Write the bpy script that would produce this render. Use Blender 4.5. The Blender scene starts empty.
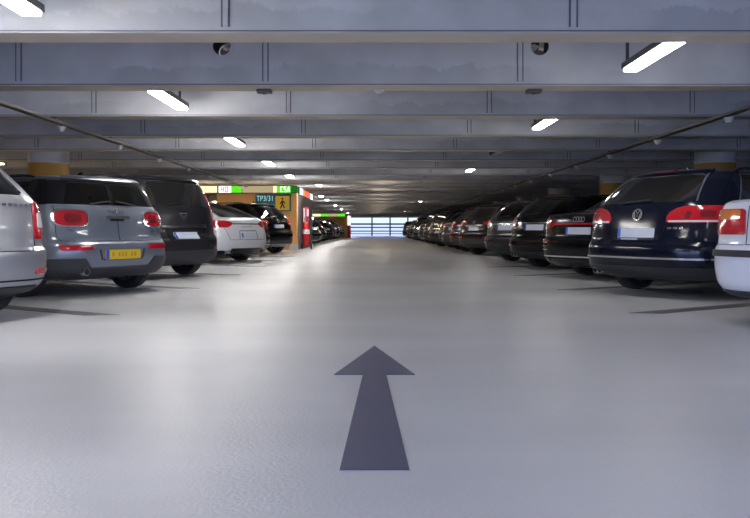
import bpy, bmesh, math, random
import numpy as np
from mathutils import Vector, Matrix
random.seed(7)
PI = math.pi
DEBUG = False
C = bpy.context.scene.collection
sc = bpy.context.scene

# ------------------------------------------------------------------ materials
def nodes(name):
    m = bpy.data.materials.new(name); m.use_nodes = True
    nt = m.node_tree
    return m, nt, nt.nodes['Principled BSDF']

def mat(name, col, rough=.5, metal=0., coat=0., spec=.5, bump=0., bscale=200., var=0., vscale=6.):
    m, nt, b = nodes(name)
    b.inputs['Base Color'].default_value = (*col, 1)
    b.inputs['Roughness'].default_value = rough
    b.inputs['Metallic'].default_value = metal
    b.inputs['Coat Weight'].default_value = coat
    b.inputs['Coat Roughness'].default_value = .04
    b.inputs['Specular IOR Level'].default_value = spec
    tc = nt.nodes.new('ShaderNodeTexCoord')
    n = nt.nodes.new('ShaderNodeTexNoise'); n.inputs['Scale'].default_value = vscale
    n.inputs['Detail'].default_value = 4
    nt.links.new(tc.outputs['Object'], n.inputs['Vector'])
    mr = nt.nodes.new('ShaderNodeMix'); mr.data_type = 'RGBA'
    k = var if var > 0 else .02
    mr.inputs['A'].default_value = (*[c*(1-k) for c in col], 1)
    mr.inputs['B'].default_value = (*[min(1, c*(1+k)) for c in col], 1)
    nt.links.new(n.outputs['Fac'], mr.inputs['Factor'])
    nt.links.new(mr.outputs['Result'], b.inputs['Base Color'])
    if bump:
        n2 = nt.nodes.new('ShaderNodeTexNoise'); n2.inputs['Scale'].default_value = bscale
        nt.links.new(tc.outputs['Object'], n2.inputs['Vector'])
        bp = nt.nodes.new('ShaderNodeBump'); bp.inputs['Strength'].default_value = bump
        bp.inputs['Distance'].default_value = .01
        nt.links.new(n2.outputs['Fac'], bp.inputs['Height'])
        nt.links.new(bp.outputs['Normal'], b.inputs['Normal'])
    return m

def emit(name, col, s):
    m = bpy.data.materials.new(name); m.use_nodes = True
    nt = m.node_tree; nt.nodes.clear()
    e = nt.nodes.new('ShaderNodeEmission'); o = nt.nodes.new('ShaderNodeOutputMaterial')
    e.inputs['Color'].default_value = (*col, 1); e.inputs['Strength'].default_value = s
    nt.links.new(e.outputs[0], o.inputs[0])
    return m

def glassmat(name, tint, ior=1.5, rough=.02):
    m = bpy.data.materials.new(name); m.use_nodes = True
    nt = m.node_tree; nt.nodes.clear()
    t = nt.nodes.new('ShaderNodeBsdfTransparent'); t.inputs[0].default_value = (*tint, 1)
    g = nt.nodes.new('ShaderNodeBsdfGlossy'); g.inputs['Roughness'].default_value = rough
    f = nt.nodes.new('ShaderNodeFresnel'); f.inputs['IOR'].default_value = ior
    mx = nt.nodes.new('ShaderNodeMixShader'); o = nt.nodes.new('ShaderNodeOutputMaterial')
    nt.links.new(f.outputs[0], mx.inputs[0]); nt.links.new(t.outputs[0], mx.inputs[1])
    nt.links.new(g.outputs[0], mx.inputs[2]); nt.links.new(mx.outputs[0], o.inputs[0])
    return m

M = {}
def paint(name, col, metal=.35, rough=.32, coat=1., spec=.5):
    M[name] = mat(name, col, rough, metal, coat, spec); return M[name]
paint('paint_grey', (.165, .185, .225), .1)
paint('paint_silver', (.36, .365, .39), .55, .3, .7)
paint('paint_slate', (.04, .047, .065), 0, .3, 0, .4)
paint('paint_charcoal', (.022, .022, .027), 0, .2, 0, .45)
paint('paint_white', (.72, .74, .80), 0)
paint('paint_navy', (.004, .006, .018), 0, .14, 0, .38)
paint('paint_black', (.003, .003, .005), 0, .14, 0, .35)
paint('paint_brown', (.014, .009, .010), 0, .16, 0, .4)
paint('paint_red', (.030, .008, .010), 0, .16, 0, .4)
paint('paint_teal', (.010, .030, .042), 0, .2, 0, .45)
paint('paint_midgrey', (.045, .045, .052), 0, .2, 0, .5)
M['plastic'] = mat('plastic', (.022, .023, .027), .55, bump=.1, bscale=400)
M['cladding'] = mat('cladding', (.035, .036, .043), .5, bump=.1, bscale=400)
M['gloss_black'] = mat('gloss_black', (.008, .008, .010), .12)
M['rubber'] = mat('rubber', (.018, .018, .02), .7, bump=.2, bscale=90)
M['interior'] = mat('interior', (.16, .16, .16), .8)
M['seat_cloth'] = mat('seat_cloth', (.16, .165, .17), .9, bump=.2, bscale=300)
M['well'] = mat('well', (.008, .008, .009), .95)
M['chrome'] = mat('chrome', (.8, .8, .82), .12, 1.)
M['alloy'] = mat('alloy', (.42, .43, .46), .3, .9)
M['alloy_dark'] = mat('alloy_dark', (.12, .12, .13), .35, .8)
M['red_lens'] = mat('red_lens', (.56, .009, .02), .12, 0, 1.)
M['dark_red_lens'] = mat('dark_red_lens', (.22, .008, .014), .12, 0, 1.)
M['clear_lens'] = mat('clear_lens', (.75, .70, .72), .12, 0, 1.)
M['amber_lens'] = mat('amber_lens', (.75, .20, .03), .12, 0, 1.)
M['plate_white'] = mat('plate_white', (.62, .66, .78), .4)
M['plate_yellow'] = mat('plate_yellow', (.80, .52, .02), .4)
M['plate_mark'] = mat('plate_mark', (.52, .34, .02), .5)
M['plate_blue'] = mat('plate_blue', (.02, .09, .55), .4)
M['gap'] = mat('gap', (.004, .004, .005), .9)
M['glass'] = glassmat('glass', (.74, .80, .78), 2.9)
M['glass_dark'] = glassmat('glass_dark', (.22, .23, .24), 1.6)
M['steel_grey'] = mat('steel_grey', (.14, .14, .15), .45, .5)
M['housing'] = mat('housing', (.10, .10, .11), .45, .2)
M['tray'] = mat('tray', (.30, .285, .26), .45, .2)
M['white_plastic'] = mat('white_plastic', (.75, .77, .8), .4)
M['lamp'] = emit('lamp', (1., .975, .94), 100.)
M['lamp_soft'] = emit('lamp_soft', (1., .975, .94), 32.)
M['lamp_added_fill'] = emit('lamp_added_fill', (1., .80, .56), 20.)  # warm fill for the fittings added out of view
M['lamp_warm'] = emit('lamp_warm', (1., .72, .36), 24.)
M['ochre'] = mat('ochre', (.42, .23, .05), .6, var=.08)
M['ochre_wall'] = mat('ochre_wall', (.72, .38, .13), .6, var=.08, vscale=2)
M['col_white'] = mat('col_white', (.66, .68, .74), .6, var=.05)
M['red_paint'] = mat('red_paint', (.55, .02, .025), .35)
M['sign_teal'] = mat('sign_teal', (.01, .10, .13), .4)
M['sign_yellow'] = mat('sign_yellow', (.75, .48, .02), .4)
M['sign_ink'] = mat('sign_ink', (.012, .012, .012), .5)
M['sign_text'] = emit('sign_text', (.45, .85, .95), .75)
M['f_cream'] = emit('f_cream', (1., .90, .55), 1.15)
M['f_dim'] = emit('f_dim', (.62, .50, .30), .75)
M['f_green'] = emit('f_green', (.12, .85, .03), 1.0)
M['f_dkgreen'] = emit('f_dkgreen', (.03, .30, .03), .5)
M['f_white'] = emit('f_white', (1., .98, .9), 1.5)
M['f_red'] = emit('f_red', (1., .18, .12), 1.2)
M['f_pink'] = emit('f_pink', (1., .62, .85), 1.3)
M['floor_paint'] = mat('floor_paint', (.062, .062, .105), .5, bump=.15, bscale=260, var=.12, vscale=3)
M['line_paint'] = mat('line_paint', (.085, .082, .09), .5, bump=.15, bscale=260, var=.12, vscale=3)
M['rail'] = mat('rail', (.10, .12, .17), .5, .3)

def floor_material():
    m, nt, b = nodes('floor_epoxy')
    N = nt.nodes.new; L = nt.links.new
    tc = N('ShaderNodeTexCoord')
    mp = N('ShaderNodeMapping'); mp.inputs['Scale'].default_value = (.12, .7, 1)
    L(tc.outputs['Object'], mp.inputs[0])
    n1 = N('ShaderNodeTexNoise'); n1.inputs['Scale'].default_value = 1.1; n1.inputs['Detail'].default_value = 6
    L(mp.outputs[0], n1.inputs['Vector'])
    n2 = N('ShaderNodeTexNoise'); n2.inputs['Scale'].default_value = .5; n2.inputs['Detail'].default_value = 5
    L(tc.outputs['Object'], n2.inputs['Vector'])
    r = N('ShaderNodeValToRGB')
    r.color_ramp.elements[0].position = .3; r.color_ramp.elements[0].color = (.315, .315, .322, 1)
    r.color_ramp.elements[1].position = .68; r.color_ramp.elements[1].color = (.515, .515, .53, 1)
    mx = N('ShaderNodeMix'); mx.inputs['Factor'].default_value = .45
    L(n1.outputs['Fac'], mx.inputs['A']); L(n2.outputs['Fac'], mx.inputs['B'])
    L(mx.outputs['Result'], r.inputs['Fac']); L(r.outputs[0], b.inputs['Base Color'])
    mr = N('ShaderNodeMapRange'); mr.inputs['To Min'].default_value = .30; mr.inputs['To Max'].default_value = .46
    L(n1.outputs['Fac'], mr.inputs['Value']); L(mr.outputs[0], b.inputs['Roughness'])
    n3 = N('ShaderNodeTexNoise'); n3.inputs['Scale'].default_value = 60; n3.inputs['Detail'].default_value = 3
    L(tc.outputs['Object'], n3.inputs['Vector'])
    bp = N('ShaderNodeBump'); bp.inputs['Strength'].default_value = .4; bp.inputs['Distance'].default_value = .006
    L(n3.outputs['Fac'], bp.inputs['Height']); L(bp.outputs['Normal'], b.inputs['Normal'])
    b.inputs['Specular IOR Level'].default_value = .5
    return m

def beam_material():
    """painted precast concrete: weathered stain low on the web and fine vertical streaks"""
    m, nt, b = nodes('beam_concrete')
    N = nt.nodes.new; L = nt.links.new
    tc = N('ShaderNodeTexCoord'); sp = N('ShaderNodeSeparateXYZ'); L(tc.outputs['Object'], sp.inputs[0])
    n1 = N('ShaderNodeTexNoise'); n1.inputs['Scale'].default_value = 1.3; n1.inputs['Detail'].default_value = 7
    oi = N('ShaderNodeObjectInfo')
    va = N('ShaderNodeVectorMath'); va.operation = 'ADD'
    cx = N('ShaderNodeCombineXYZ'); ml = N('ShaderNodeMath'); ml.operation = 'MULTIPLY'; ml.inputs[1].default_value = 40
    L(oi.outputs['Random'], ml.inputs[0]); L(ml.outputs[0], cx.inputs[0])
    L(tc.outputs['Object'], va.inputs[0]); L(cx.outputs[0], va.inputs[1]); L(va.outputs[0], n1.inputs['Vector'])
    r = N('ShaderNodeValToRGB')
    r.color_ramp.elements[0].position = .3; r.color_ramp.elements[0].color = (.58, .58, .60, 1)
    r.color_ramp.elements[1].position = .72; r.color_ramp.elements[1].color = (.78, .79, .84, 1)
    L(n1.outputs['Fac'], r.inputs['Fac'])
    # stain edge: noise along X pushes a height threshold
    n2 = N('ShaderNodeTexNoise'); n2.inputs['Scale'].default_value = 1.6; n2.inputs['Detail'].default_value = 9
    n2.inputs['Roughness'].default_value = .72
    L(va.outputs[0], n2.inputs['Vector'])
    a1 = N('ShaderNodeMath'); a1.operation = 'MULTIPLY_ADD'; a1.inputs[1].default_value = -.62; a1.inputs[2].default_value = 0.30
    L(n2.outputs['Fac'], a1.inputs[0])
    a2 = N('ShaderNodeMath'); a2.operation = 'ADD'; L(a1.outputs[0], a2.inputs[0]); L(sp.outputs['Z'], a2.inputs[1])
    a3 = N('ShaderNodeMapRange'); a3.inputs['From Min'].default_value = .19; a3.inputs['From Max'].default_value = .215
    a3.inputs['To Min'].default_value = .6; a3.inputs['To Max'].default_value = 0
    L(a2.outputs[0], a3.inputs['Value'])
    mx = N('ShaderNodeMix'); mx.data_type = 'RGBA'; mx.inputs['B'].default_value = (.46, .475, .50, 1)
    n4 = N('ShaderNodeTexNoise'); n4.inputs['Scale'].default_value = .55; n4.inputs['Detail'].default_value = 3
    L(va.outputs[0], n4.inputs['Vector'])
    a4 = N('ShaderNodeMapRange'); a4.inputs['From Min'].default_value = .44; a4.inputs['From Max'].default_value = .58
    L(n4.outputs['Fac'], a4.inputs['Value'])
    a5 = N('ShaderNodeMath'); a5.operation = 'MULTIPLY'; L(a3.outputs[0], a5.inputs[0]); L(a4.outputs[0], a5.inputs[1])
    L(a5.outputs[0], mx.inputs['Factor']); L(r.outputs[0], mx.inputs['A'])
    L(mx.outputs['Result'], b.inputs['Base Color'])
    b.inputs['Roughness'].default_value = .8
    n3 = N('ShaderNodeTexNoise'); n3.inputs['Scale'].default_value = 30
    L(tc.outputs['Object'], n3.inputs['Vector'])
    bp = N('ShaderNodeBump'); bp.inputs['Strength'].default_value = .15; bp.inputs['Distance'].default_value = .01
    L(n3.outputs['Fac'], bp.inputs['Height']); L(bp.outputs['Normal'], b.inputs['Normal'])
    return m
M['floor'] = floor_material()
M['beam'] = beam_material()
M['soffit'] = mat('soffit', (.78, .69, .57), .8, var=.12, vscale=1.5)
M['joint'] = mat('joint', (.17, .17, .21), .8)
M['slab'] = mat('slab', (.55, .54, .53), .85, var=.1, vscale=1)
M['wall'] = mat('wall', (.30, .30, .31), .85, var=.1, vscale=1)

# ------------------------------------------------------------------ mesh helpers
def link(name, bm, mats, parent=None, smooth=True, ang=35):
    me = bpy.data.meshes.new(name)
    bmesh.ops.recalc_face_normals(bm, faces=bm.faces[:])
    bm.to_mesh(me); bm.free()
    for m in (mats if isinstance(mats, (list, tuple)) else [mats]):
        me.materials.append(M[m] if isinstance(m, str) else m)
    if smooth:
        for p in me.polygons: p.use_smooth = True
        me.set_sharp_from_angle(angle=math.radians(ang))
    o = bpy.data.objects.new(name, me); C.objects.link(o)
    if parent: o.parent = parent
    return o

def empty(name, loc, rz=0):
    o = bpy.data.objects.new(name, None); C.objects.link(o)
    o.empty_display_size = .2
    o.location = loc; o.rotation_euler = (0, 0, rz); return o

def tag(o, label, cat, group=None, kind=None):
    o['label'] = label; o['category'] = cat
    if group: o['group'] = group
    if kind: o['kind'] = kind
    return o

def struct(o):
    o['kind'] = 'structure'; return o

def copy_tree(o, parent=None):
    c = o.copy(); C.objects.link(c); c.parent = parent
    for ch in list(o.children): copy_tree(ch, c)
    return c

def box(bm, x0, x1, y0, y1, z0, z1, mi=0):
    v = [bm.verts.new(p) for p in ((x0,y0,z0),(x1,y0,z0),(x1,y1,z0),(x0,y1,z0),(x0,y0,z1),(x1,y0,z1),(x1,y1,z1),(x0,y1,z1))]
    fs = []
    for f in ((0,3,2,1),(4,5,6,7),(0,1,5,4),(1,2,6,5),(2,3,7,6),(3,0,4,7)):
        q = bm.faces.new([v[i] for i in f]); q.material_index = mi; fs.append(q)
    return fs

def rbox(bm, x0, x1, y0, y1, z0, z1, r, seg=2):
    b2 = bmesh.new(); box(b2, x0, x1, y0, y1, z0, z1)
    bmesh.ops.bevel(b2, geom=b2.edges[:], offset=r, segments=seg, affect='EDGES', profile=.6)
    me = bpy.data.meshes.new('tmp'); b2.to_mesh(me); b2.free(); bm.from_mesh(me); bpy.data.meshes.remove(me)

def cyl(bm, p0, p1, r, n=16, r1=None, mi=0):
    p0 = Vector(p0); p1 = Vector(p1); d = (p1-p0).normalized()
    a = d.orthogonal().normalized(); b = d.cross(a)
    r1 = r if r1 is None else r1
    A = [bm.verts.new(p0+r*(a*math.cos(t)+b*math.sin(t))) for t in [2*PI*i/n for i in range(n)]]
    B = [bm.verts.new(p1+r1*(a*math.cos(t)+b*math.sin(t))) for t in [2*PI*i/n for i in range(n)]]
    for i in range(n):
        bm.faces.new((A[i], A[(i+1)%n], B[(i+1)%n], B[i])).material_index = mi
    bm.faces.new(A[::-1]).material_index = mi; bm.faces.new(B).material_index = mi

def tube(bm, pts, r, n=8):
    pts = [Vector(p) for p in pts]; rings = []
    for i, p in enumerate(pts):
        d = (pts[min(i+1, len(pts)-1)]-pts[max(i-1, 0)]).normalized()
        a = d.cross(Vector((0, 0, 1)))
        a = a.normalized() if a.length > 1e-3 else Vector((1, 0, 0)); b = d.cross(a)
        rings.append([bm.verts.new(p+r*(a*math.cos(2*PI*k/n)+b*math.sin(2*PI*k/n))) for k in range(n)])
    for A, B in zip(rings, rings[1:]):
        for k in range(n): bm.faces.new((A[k], A[(k+1)%n], B[(k+1)%n], B[k]))
    bm.faces.new(rings[0][::-1]); bm.faces.new(rings[-1])

def lathe(bm, prof, n=32, closed=True, mi=0):
    """profile (radius, y) spun about the y axis"""
    rings = []
    for k in range(n):
        t = 2*PI*k/n
        rings.append([bm.verts.new((r*math.cos(t), y, r*math.sin(t))) for r, y in prof])
    m = len(prof)
    for k in range(n):
        A, B = rings[k], rings[(k+1) % n]
        for i in range(m if closed else m-1):
            bm.faces.new((A[i], A[(i+1) % m], B[(i+1) % m], B[i])).material_index = mi

def boolean(o, cutter, op='DIFFERENCE'):
    """cut with EXACT; when that loses the body, retry with the other solvers and keep the first sound result"""
    def vol(me):
        b = bmesh.new(); b.from_mesh(me); v = b.calc_volume(signed=True); b.free(); return v
    v0 = vol(o.data); vc = vol(cutter.data); best = None
    for solver, us in (('EXACT', False), ('EXACT', True), ('MANIFOLD', False), ('FLOAT', False), ('FAST', False)):
        try:
            md = o.modifiers.new('b', 'BOOLEAN'); md.object = cutter; md.operation = op; md.solver = solver
        except TypeError:
            o.modifiers.clear(); continue
        if solver == 'EXACT': md.material_mode = 'TRANSFER'; md.use_self = us
        dg = bpy.context.evaluated_depsgraph_get()
        me = bpy.data.meshes.new_from_object(o.evaluated_get(dg), preserve_all_data_layers=True, depsgraph=dg)
        o.modifiers.clear(); v = vol(me)
        if DEBUG: print('BOOL', o.name, solver, us, round(v0, 3), round(vc, 3), '->', round(v, 3), len(me.vertices))
        if v0-abs(vc)*1.02 <= v <= v0+1e-4 and len(me.vertices) > 100: best = me; break
        bpy.data.meshes.remove(me)
    if best:
        old = o.data; o.data = best; best.name = old.name; bpy.data.meshes.remove(old)
    elif DEBUG: print('BOOL FAILED', o.name)
    cm = cutter.data; bpy.data.objects.remove(cutter); bpy.data.meshes.remove(cm)

def pchip(xs, ys):
    xs = np.array(xs, float); ys = np.array(ys, float); h = np.diff(xs); d = np.diff(ys)/h
    m = np.zeros(len(xs))
    for i in range(1, len(xs)-1):
        if d[i-1]*d[i] > 0:
            w1 = 2*h[i]+h[i-1]; w2 = h[i]+2*h[i-1]
            m[i] = (w1+w2)/(w1/d[i-1]+w2/d[i])
    m[0] = d[0]; m[-1] = d[-1]
    def f(x):
        x = min(max(x, xs[0]), xs[-1]); i = min(int(np.searchsorted(xs, x, 'right'))-1, len(xs)-2); i = max(i, 0)
        t = (x-xs[i])/h[i]
        return float((2*t**3-3*t*t+1)*ys[i]+(t**3-2*t*t+t)*h[i]*m[i]+(-2*t**3+3*t*t)*ys[i+1]+(t**3-t*t)*h[i]*m[i+1])
    return f

# ------------------------------------------------------------------ car body as stacked plan outlines
class Car:
    """local frame: x forward from the rear bumper, y left, z up"""
    def __init__(s, knots, ar=.42, nr=3.2, af=.75, nf=2.8):
        z, R, W, F = zip(*knots)
        s.z0, s.z1 = z[0], z[-1]
        s.R, s.W, s.F = pchip(z, R), pchip(z, W), pchip(z, F)
        s.ar, s.nr, s.af, s.nf = ar, nr, af, nf; s.cache = {}
    def abc(s, z):
        R, W, F = s.R(z), s.W(z), s.F(z); k = .46*(F-R)
        return R, W, F, min(s.ar, k), min(s.af, k)
    def ring(s, z, grow=0., N=(13, 8, 11), pr=None):
        R, W, F, ar, af = pr if pr else s.abc(z)
        out = []
        for i in range(N[0]):
            f = PI/2*i/(N[0]-1); out.append((R+ar*(1-math.cos(f)**(2/s.nr)), W*math.sin(f)**(2/s.nr)))
        xa, xb = R+ar, F-af
        for i in range(1, N[1]): out.append((xa+(xb-xa)*i/N[1], W))
        for i in range(N[2]):
            f = PI/2*i/(N[2]-1)
            out.append((F-af*(1-math.sin(PI/2-f+0.)**0*math.cos(PI/2-f)**(2/s.nf)) if False else F-af+af*math.sin(f)**(2/s.nf), W*math.cos(f)**(2/s.nf) if f < PI/2 else 0.))
        left = out; right = [(x, -y) for x, y in out[-2:0:-1]]
        return [(x, y, z) for x, y in left+right]
    def shell(s, rings):
        bm = bmesh.new(); prev = None; first = None
        for r in rings:
            v = [bm.verts.new(p) for p in r]
            if prev:
                n = len(v)
                for i in range(n): bm.faces.new((prev[i], prev[(i+1) % n], v[(i+1) % n], v[i]))
            else: first = v
            prev = v
        bm.faces.new(first[::-1]); bm.faces.new(prev)
        bmesh.ops.recalc_face_normals(bm, faces=bm.faces[:])
        return bm
    def P(s, mode, u, z):
        R, W, F, ar, af = s.abc(z)
        if mode == 'rear':
            key = round(z, 5)
            if key not in s.cache:
                pts = [(R, 0.)]
                for i in range(1, 61):
                    f = PI/2*i/60; pts.append((R+ar*(1-math.cos(f)**(2/s.nr)), W*math.sin(f)**(2/s.nr)))
                pts.append((F-af, W))
                L = [0.]
                for a, b in zip(pts, pts[1:]): L.append(L[-1]+math.hypot(b[0]-a[0], b[1]-a[1]))
                s.cache[key] = (np.array(L), np.array(pts))
            L, pts = s.cache[key]; q = abs(u)
            x = float(np.interp(q, L, pts[:, 0])); y = float(np.interp(q, L, pts[:, 1]))
            return Vector((x, y if u < 0 else -y, z))
        if mode == 'front':
            y = min(abs(u)/max(W, 1e-4), .9999); x = F-af*(1-(1-y**s.nf)**(1/s.nf))
            return Vector((x, u, z))
        # side: mode 'L' or 'R', u = x
        y = W
        if u < R+ar: y = W*max(0., 1-min(1, (R+ar-u)/ar)**s.nr)**(1/s.nr)
        elif u > F-af: y = W*max(0., 1-min(1, (u-F+af)/af)**s.nf)**(1/s.nf)
        return Vector((u, y if mode == 'L' else -y, z))
    def PN(s, mode, u, z):
        e = .004; z = min(max(z, s.z0+.001), s.z1-.001)
        p = s.P(mode, u, z)
        du = s.P(mode, u+e, z)-s.P(mode, u-e, z); dz = s.P(mode, u, min(z+e, s.z1))-s.P(mode, u, max(z-e, s.z0))
        n = du.cross(dz)
        n = n.normalized() if n.length > 1e-9 else Vector((0, 0, 1))
        ref = Vector((p.x-(s.R(z)+s.F(z))/2, p.y*2, (p.z-.55)))
        if mode == 'rear': ref = Vector((-1, p.y, .2))
        if mode == 'front': ref = Vector((1, p.y, .2))
        if mode in 'LR': ref = Vector((0, p.y, .1))
        if n.dot(ref) < 0: n = -n
        return p, n
    def patch(s, bm, mode, rows, off, th, nc=10, mi=0):
        O, I = [], []
        for z, a, b in rows:
            o, i = [], []
            for k in range(nc+1):
                p, n = s.PN(mode, a+(b-a)*k/nc, z)
                o.append(bm.verts.new(p+n*off)); i.append(bm.verts.new(p+n*(off-th)))
            O.append(o); I.append(i)
        fs = []
        for r in range(len(rows)-1):
            for k in range(nc):
                fs.append((O[r][k], O[r][k+1], O[r+1][k+1], O[r+1][k])); fs.append((I[r][k], I[r+1][k], I[r+1][k+1], I[r][k+1]))
            fs.append((O[r][0], O[r+1][0], I[r+1][0], I[r][0])); fs.append((O[r][nc], I[r][nc], I[r+1][nc], O[r+1][nc]))
        for k in range(nc):
            fs.append((O[0][k], I[0][k], I[0][k+1], O[0][k+1])); fs.append((O[-1][k], O[-1][k+1], I[-1][k+1], I[-1][k]))
        for f in fs: bm.faces.new(f).material_index = mi
    def stroke(s, bm, mode, pts, w, off, th=.006, closed=False):
        src = list(pts)+([pts[0]] if closed else []); pts = [src[0]]
        for p, q in zip(src, src[1:]):
            m = max(1, int(math.hypot(q[0]-p[0], q[1]-p[1])/.045))
            pts += [(p[0]+(q[0]-p[0])*t/m, p[1]+(q[1]-p[1])*t/m) for t in range(1, m+1)]
        if closed: pts.pop()
        n = len(pts); O = []
        for i in range(n):
            a = pts[(i-1) % n] if closed or i > 0 else pts[i]; b = pts[(i+1) % n] if closed or i < n-1 else pts[i]
            d = np.array([b[0]-a[0], b[1]-a[1]]); d = d/max(np.linalg.norm(d), 1e-9); q = np.array([-d[1], d[0]])*w/2
            e = []
            for sg in (1, -1):
                p, nn = s.PN(mode, pts[i][0]+sg*q[0], pts[i][1]+sg*q[1])
                e += [bm.verts.new(p+nn*off), bm.verts.new(p+nn*(off-th))]
            O.append((e[0], e[2], e[3], e[1]))
        R = range(n if closed else n-1)
        for i in R:
            A, B = O[i], O[(i+1) % n]
            for k in range(4): bm.faces.new((A[k], A[(k+1) % 4], B[(k+1) % 4], B[k]))
        if not closed: bm.faces.new(O[0]); bm.faces.new(O[-1][::-1])

def quad(z0, z1, a0, b0, a1, b1, r=.03, n=8):
    """rows of a rounded quadrilateral: bottom edge a0..b0 at z0, top edge a1..b1 at z1"""
    r = min(r, (z1-z0)*.49); zs = []
    m = 5
    if r > 1e-4:
        zs += [z0+r*(1-math.cos(PI/2*i/m)) for i in range(m)]
        zs += [z0+r+(z1-z0-2*r)*i/n for i in range(n+1)]
        zs += [z1-r+r*math.sin(PI/2*i/m) for i in range(1, m+1)]
    else: zs = [z0+(z1-z0)*i/n for i in range(n+1)]
    out = []
    for z in zs:
        t = (z-z0)/(z1-z0); d = min(z-z0, z1-z); ins = 0
        if d < r: ins = r-math.sqrt(max(0, r*r-(r-d)**2))
        a = a0+(a1-a0)*t; b = b0+(b1-b0)*t; sg = 1 if b > a else -1
        out.append((z, a+sg*ins*.999, b-sg*ins*.999))
    return out

def ringpts(cx, cz, rx, rz, n=20): return [(cx+rx*math.cos(2*PI*i/n), cz+rz*math.sin(2*PI*i/n)) for i in range(n)]

_wheel = {}
def wheel_meshes(r, wd, dark):
    k = (r, wd, dark)
    if k in _wheel: return _wheel[k]
    bm = bmesh.new(); h = wd/2; ri = r*.66
    lathe(bm, [(ri, -h*.86), (r*.80, -h), (r*.93, -h*.97), (r*.985, -h*.8), (r, -h*.5), (r*.994, -h*.28), (r*.994, -h*.22), (r, -h*.18), (r, h*.18), (r*.994, h*.22), (r*.994, h*.28), (r, h*.5), (r*.985, h*.8), (r*.93, h*.97), (r*.80, h), (ri, h*.86)], 40)
    t = link('tyre', bm, 'rubber')
    bm = bmesh.new()
    lathe(bm, [(ri, -h*.85), (ri+.012, -h*.9), (ri+.012, h*.9), (ri, h*.92), (ri-.02, h*.7), (ri-.03, -h*.8)], 40)
    lathe(bm, [(.001, h*.35), (.001, h*.62), (.06, h*.62), (.075, h*.4), (.075, h*.35)], 20)
    lathe(bm, [(.001, -h*.2), (ri-.02, -h*.2), (ri-.02, -h*.1), (.001, -h*.1)], 30, mi=1)
    for i in range(5):
        for dd in (-.13, .13):
            a = 2*PI*i/5+dd; a0 = 2*PI*i/5+dd*.6
            p = [(.05*math.cos(a0), .05*math.sin(a0)), (ri*math.cos(a), ri*math.sin(a))]
            tn = (-math.sin(a), math.cos(a))
            vs = []
            for (x, z), w in zip(p, (.016, .022)):
                for sg in (-1, 1):
                    for y in (h*.25, h*.58): vs.append(bm.verts.new((x+sg*w*tn[0], y, z+sg*w*tn[1])))
            for f in ((0,1,3,2),(4,6,7,5),(0,4,5,1),(2,3,7,6),(1,5,7,3),(0,2,6,4)): bm.faces.new([vs[j] for j in f])
    m = link('rim', bm, ['alloy_dark' if dark else 'alloy', 'well'])
    _wheel[k] = (t.data, m.data)
    bpy.data.objects.remove(t); bpy.data.objects.remove(m)
    return _wheel[k]

_seat = {}
def seat_mesh(w):
    if w in _seat: return _seat[w]
    bm = bmesh.new()
    rbox(bm, 0, .5, -w/2, w/2, 0, .16, .05)
    b2 = bmesh.new(); rbox(b2, -.06, .08, -w/2, w/2, .05, .62, .05)
    for k in range(1 if w < .7 else 3):
        cy = 0 if w < .7 else (k-1)*.44
        rbox(b2, -.035, .06, cy-.12, cy+.12, .66, .83, .04)
        for dy in (-.05, .05): cyl(b2, (.01, cy+dy, .58), (.01, cy+dy, .70), .007, 6)
    bmesh.ops.rotate(b2, verts=b2.verts[:], cent=(0, 0, .05), matrix=Matrix.Rotation(math.radians(-14), 3, 'Y'))
    me = bpy.data.meshes.new('t'); b2.to_mesh(me); b2.free(); bm.from_mesh(me); bpy.data.meshes.remove(me)
    o = link('seat', bm, 'seat_cloth'); _seat[w] = o.data; bpy.data.objects.remove(o)
    return _seat[w]

def child(name, me, parent, loc=(0, 0, 0), rz=0):
    o = bpy.data.objects.new(name, me); C.objects.link(o); o.parent = parent; o.location = loc; o.rotation_euler = (0, 0, rz); return o

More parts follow.
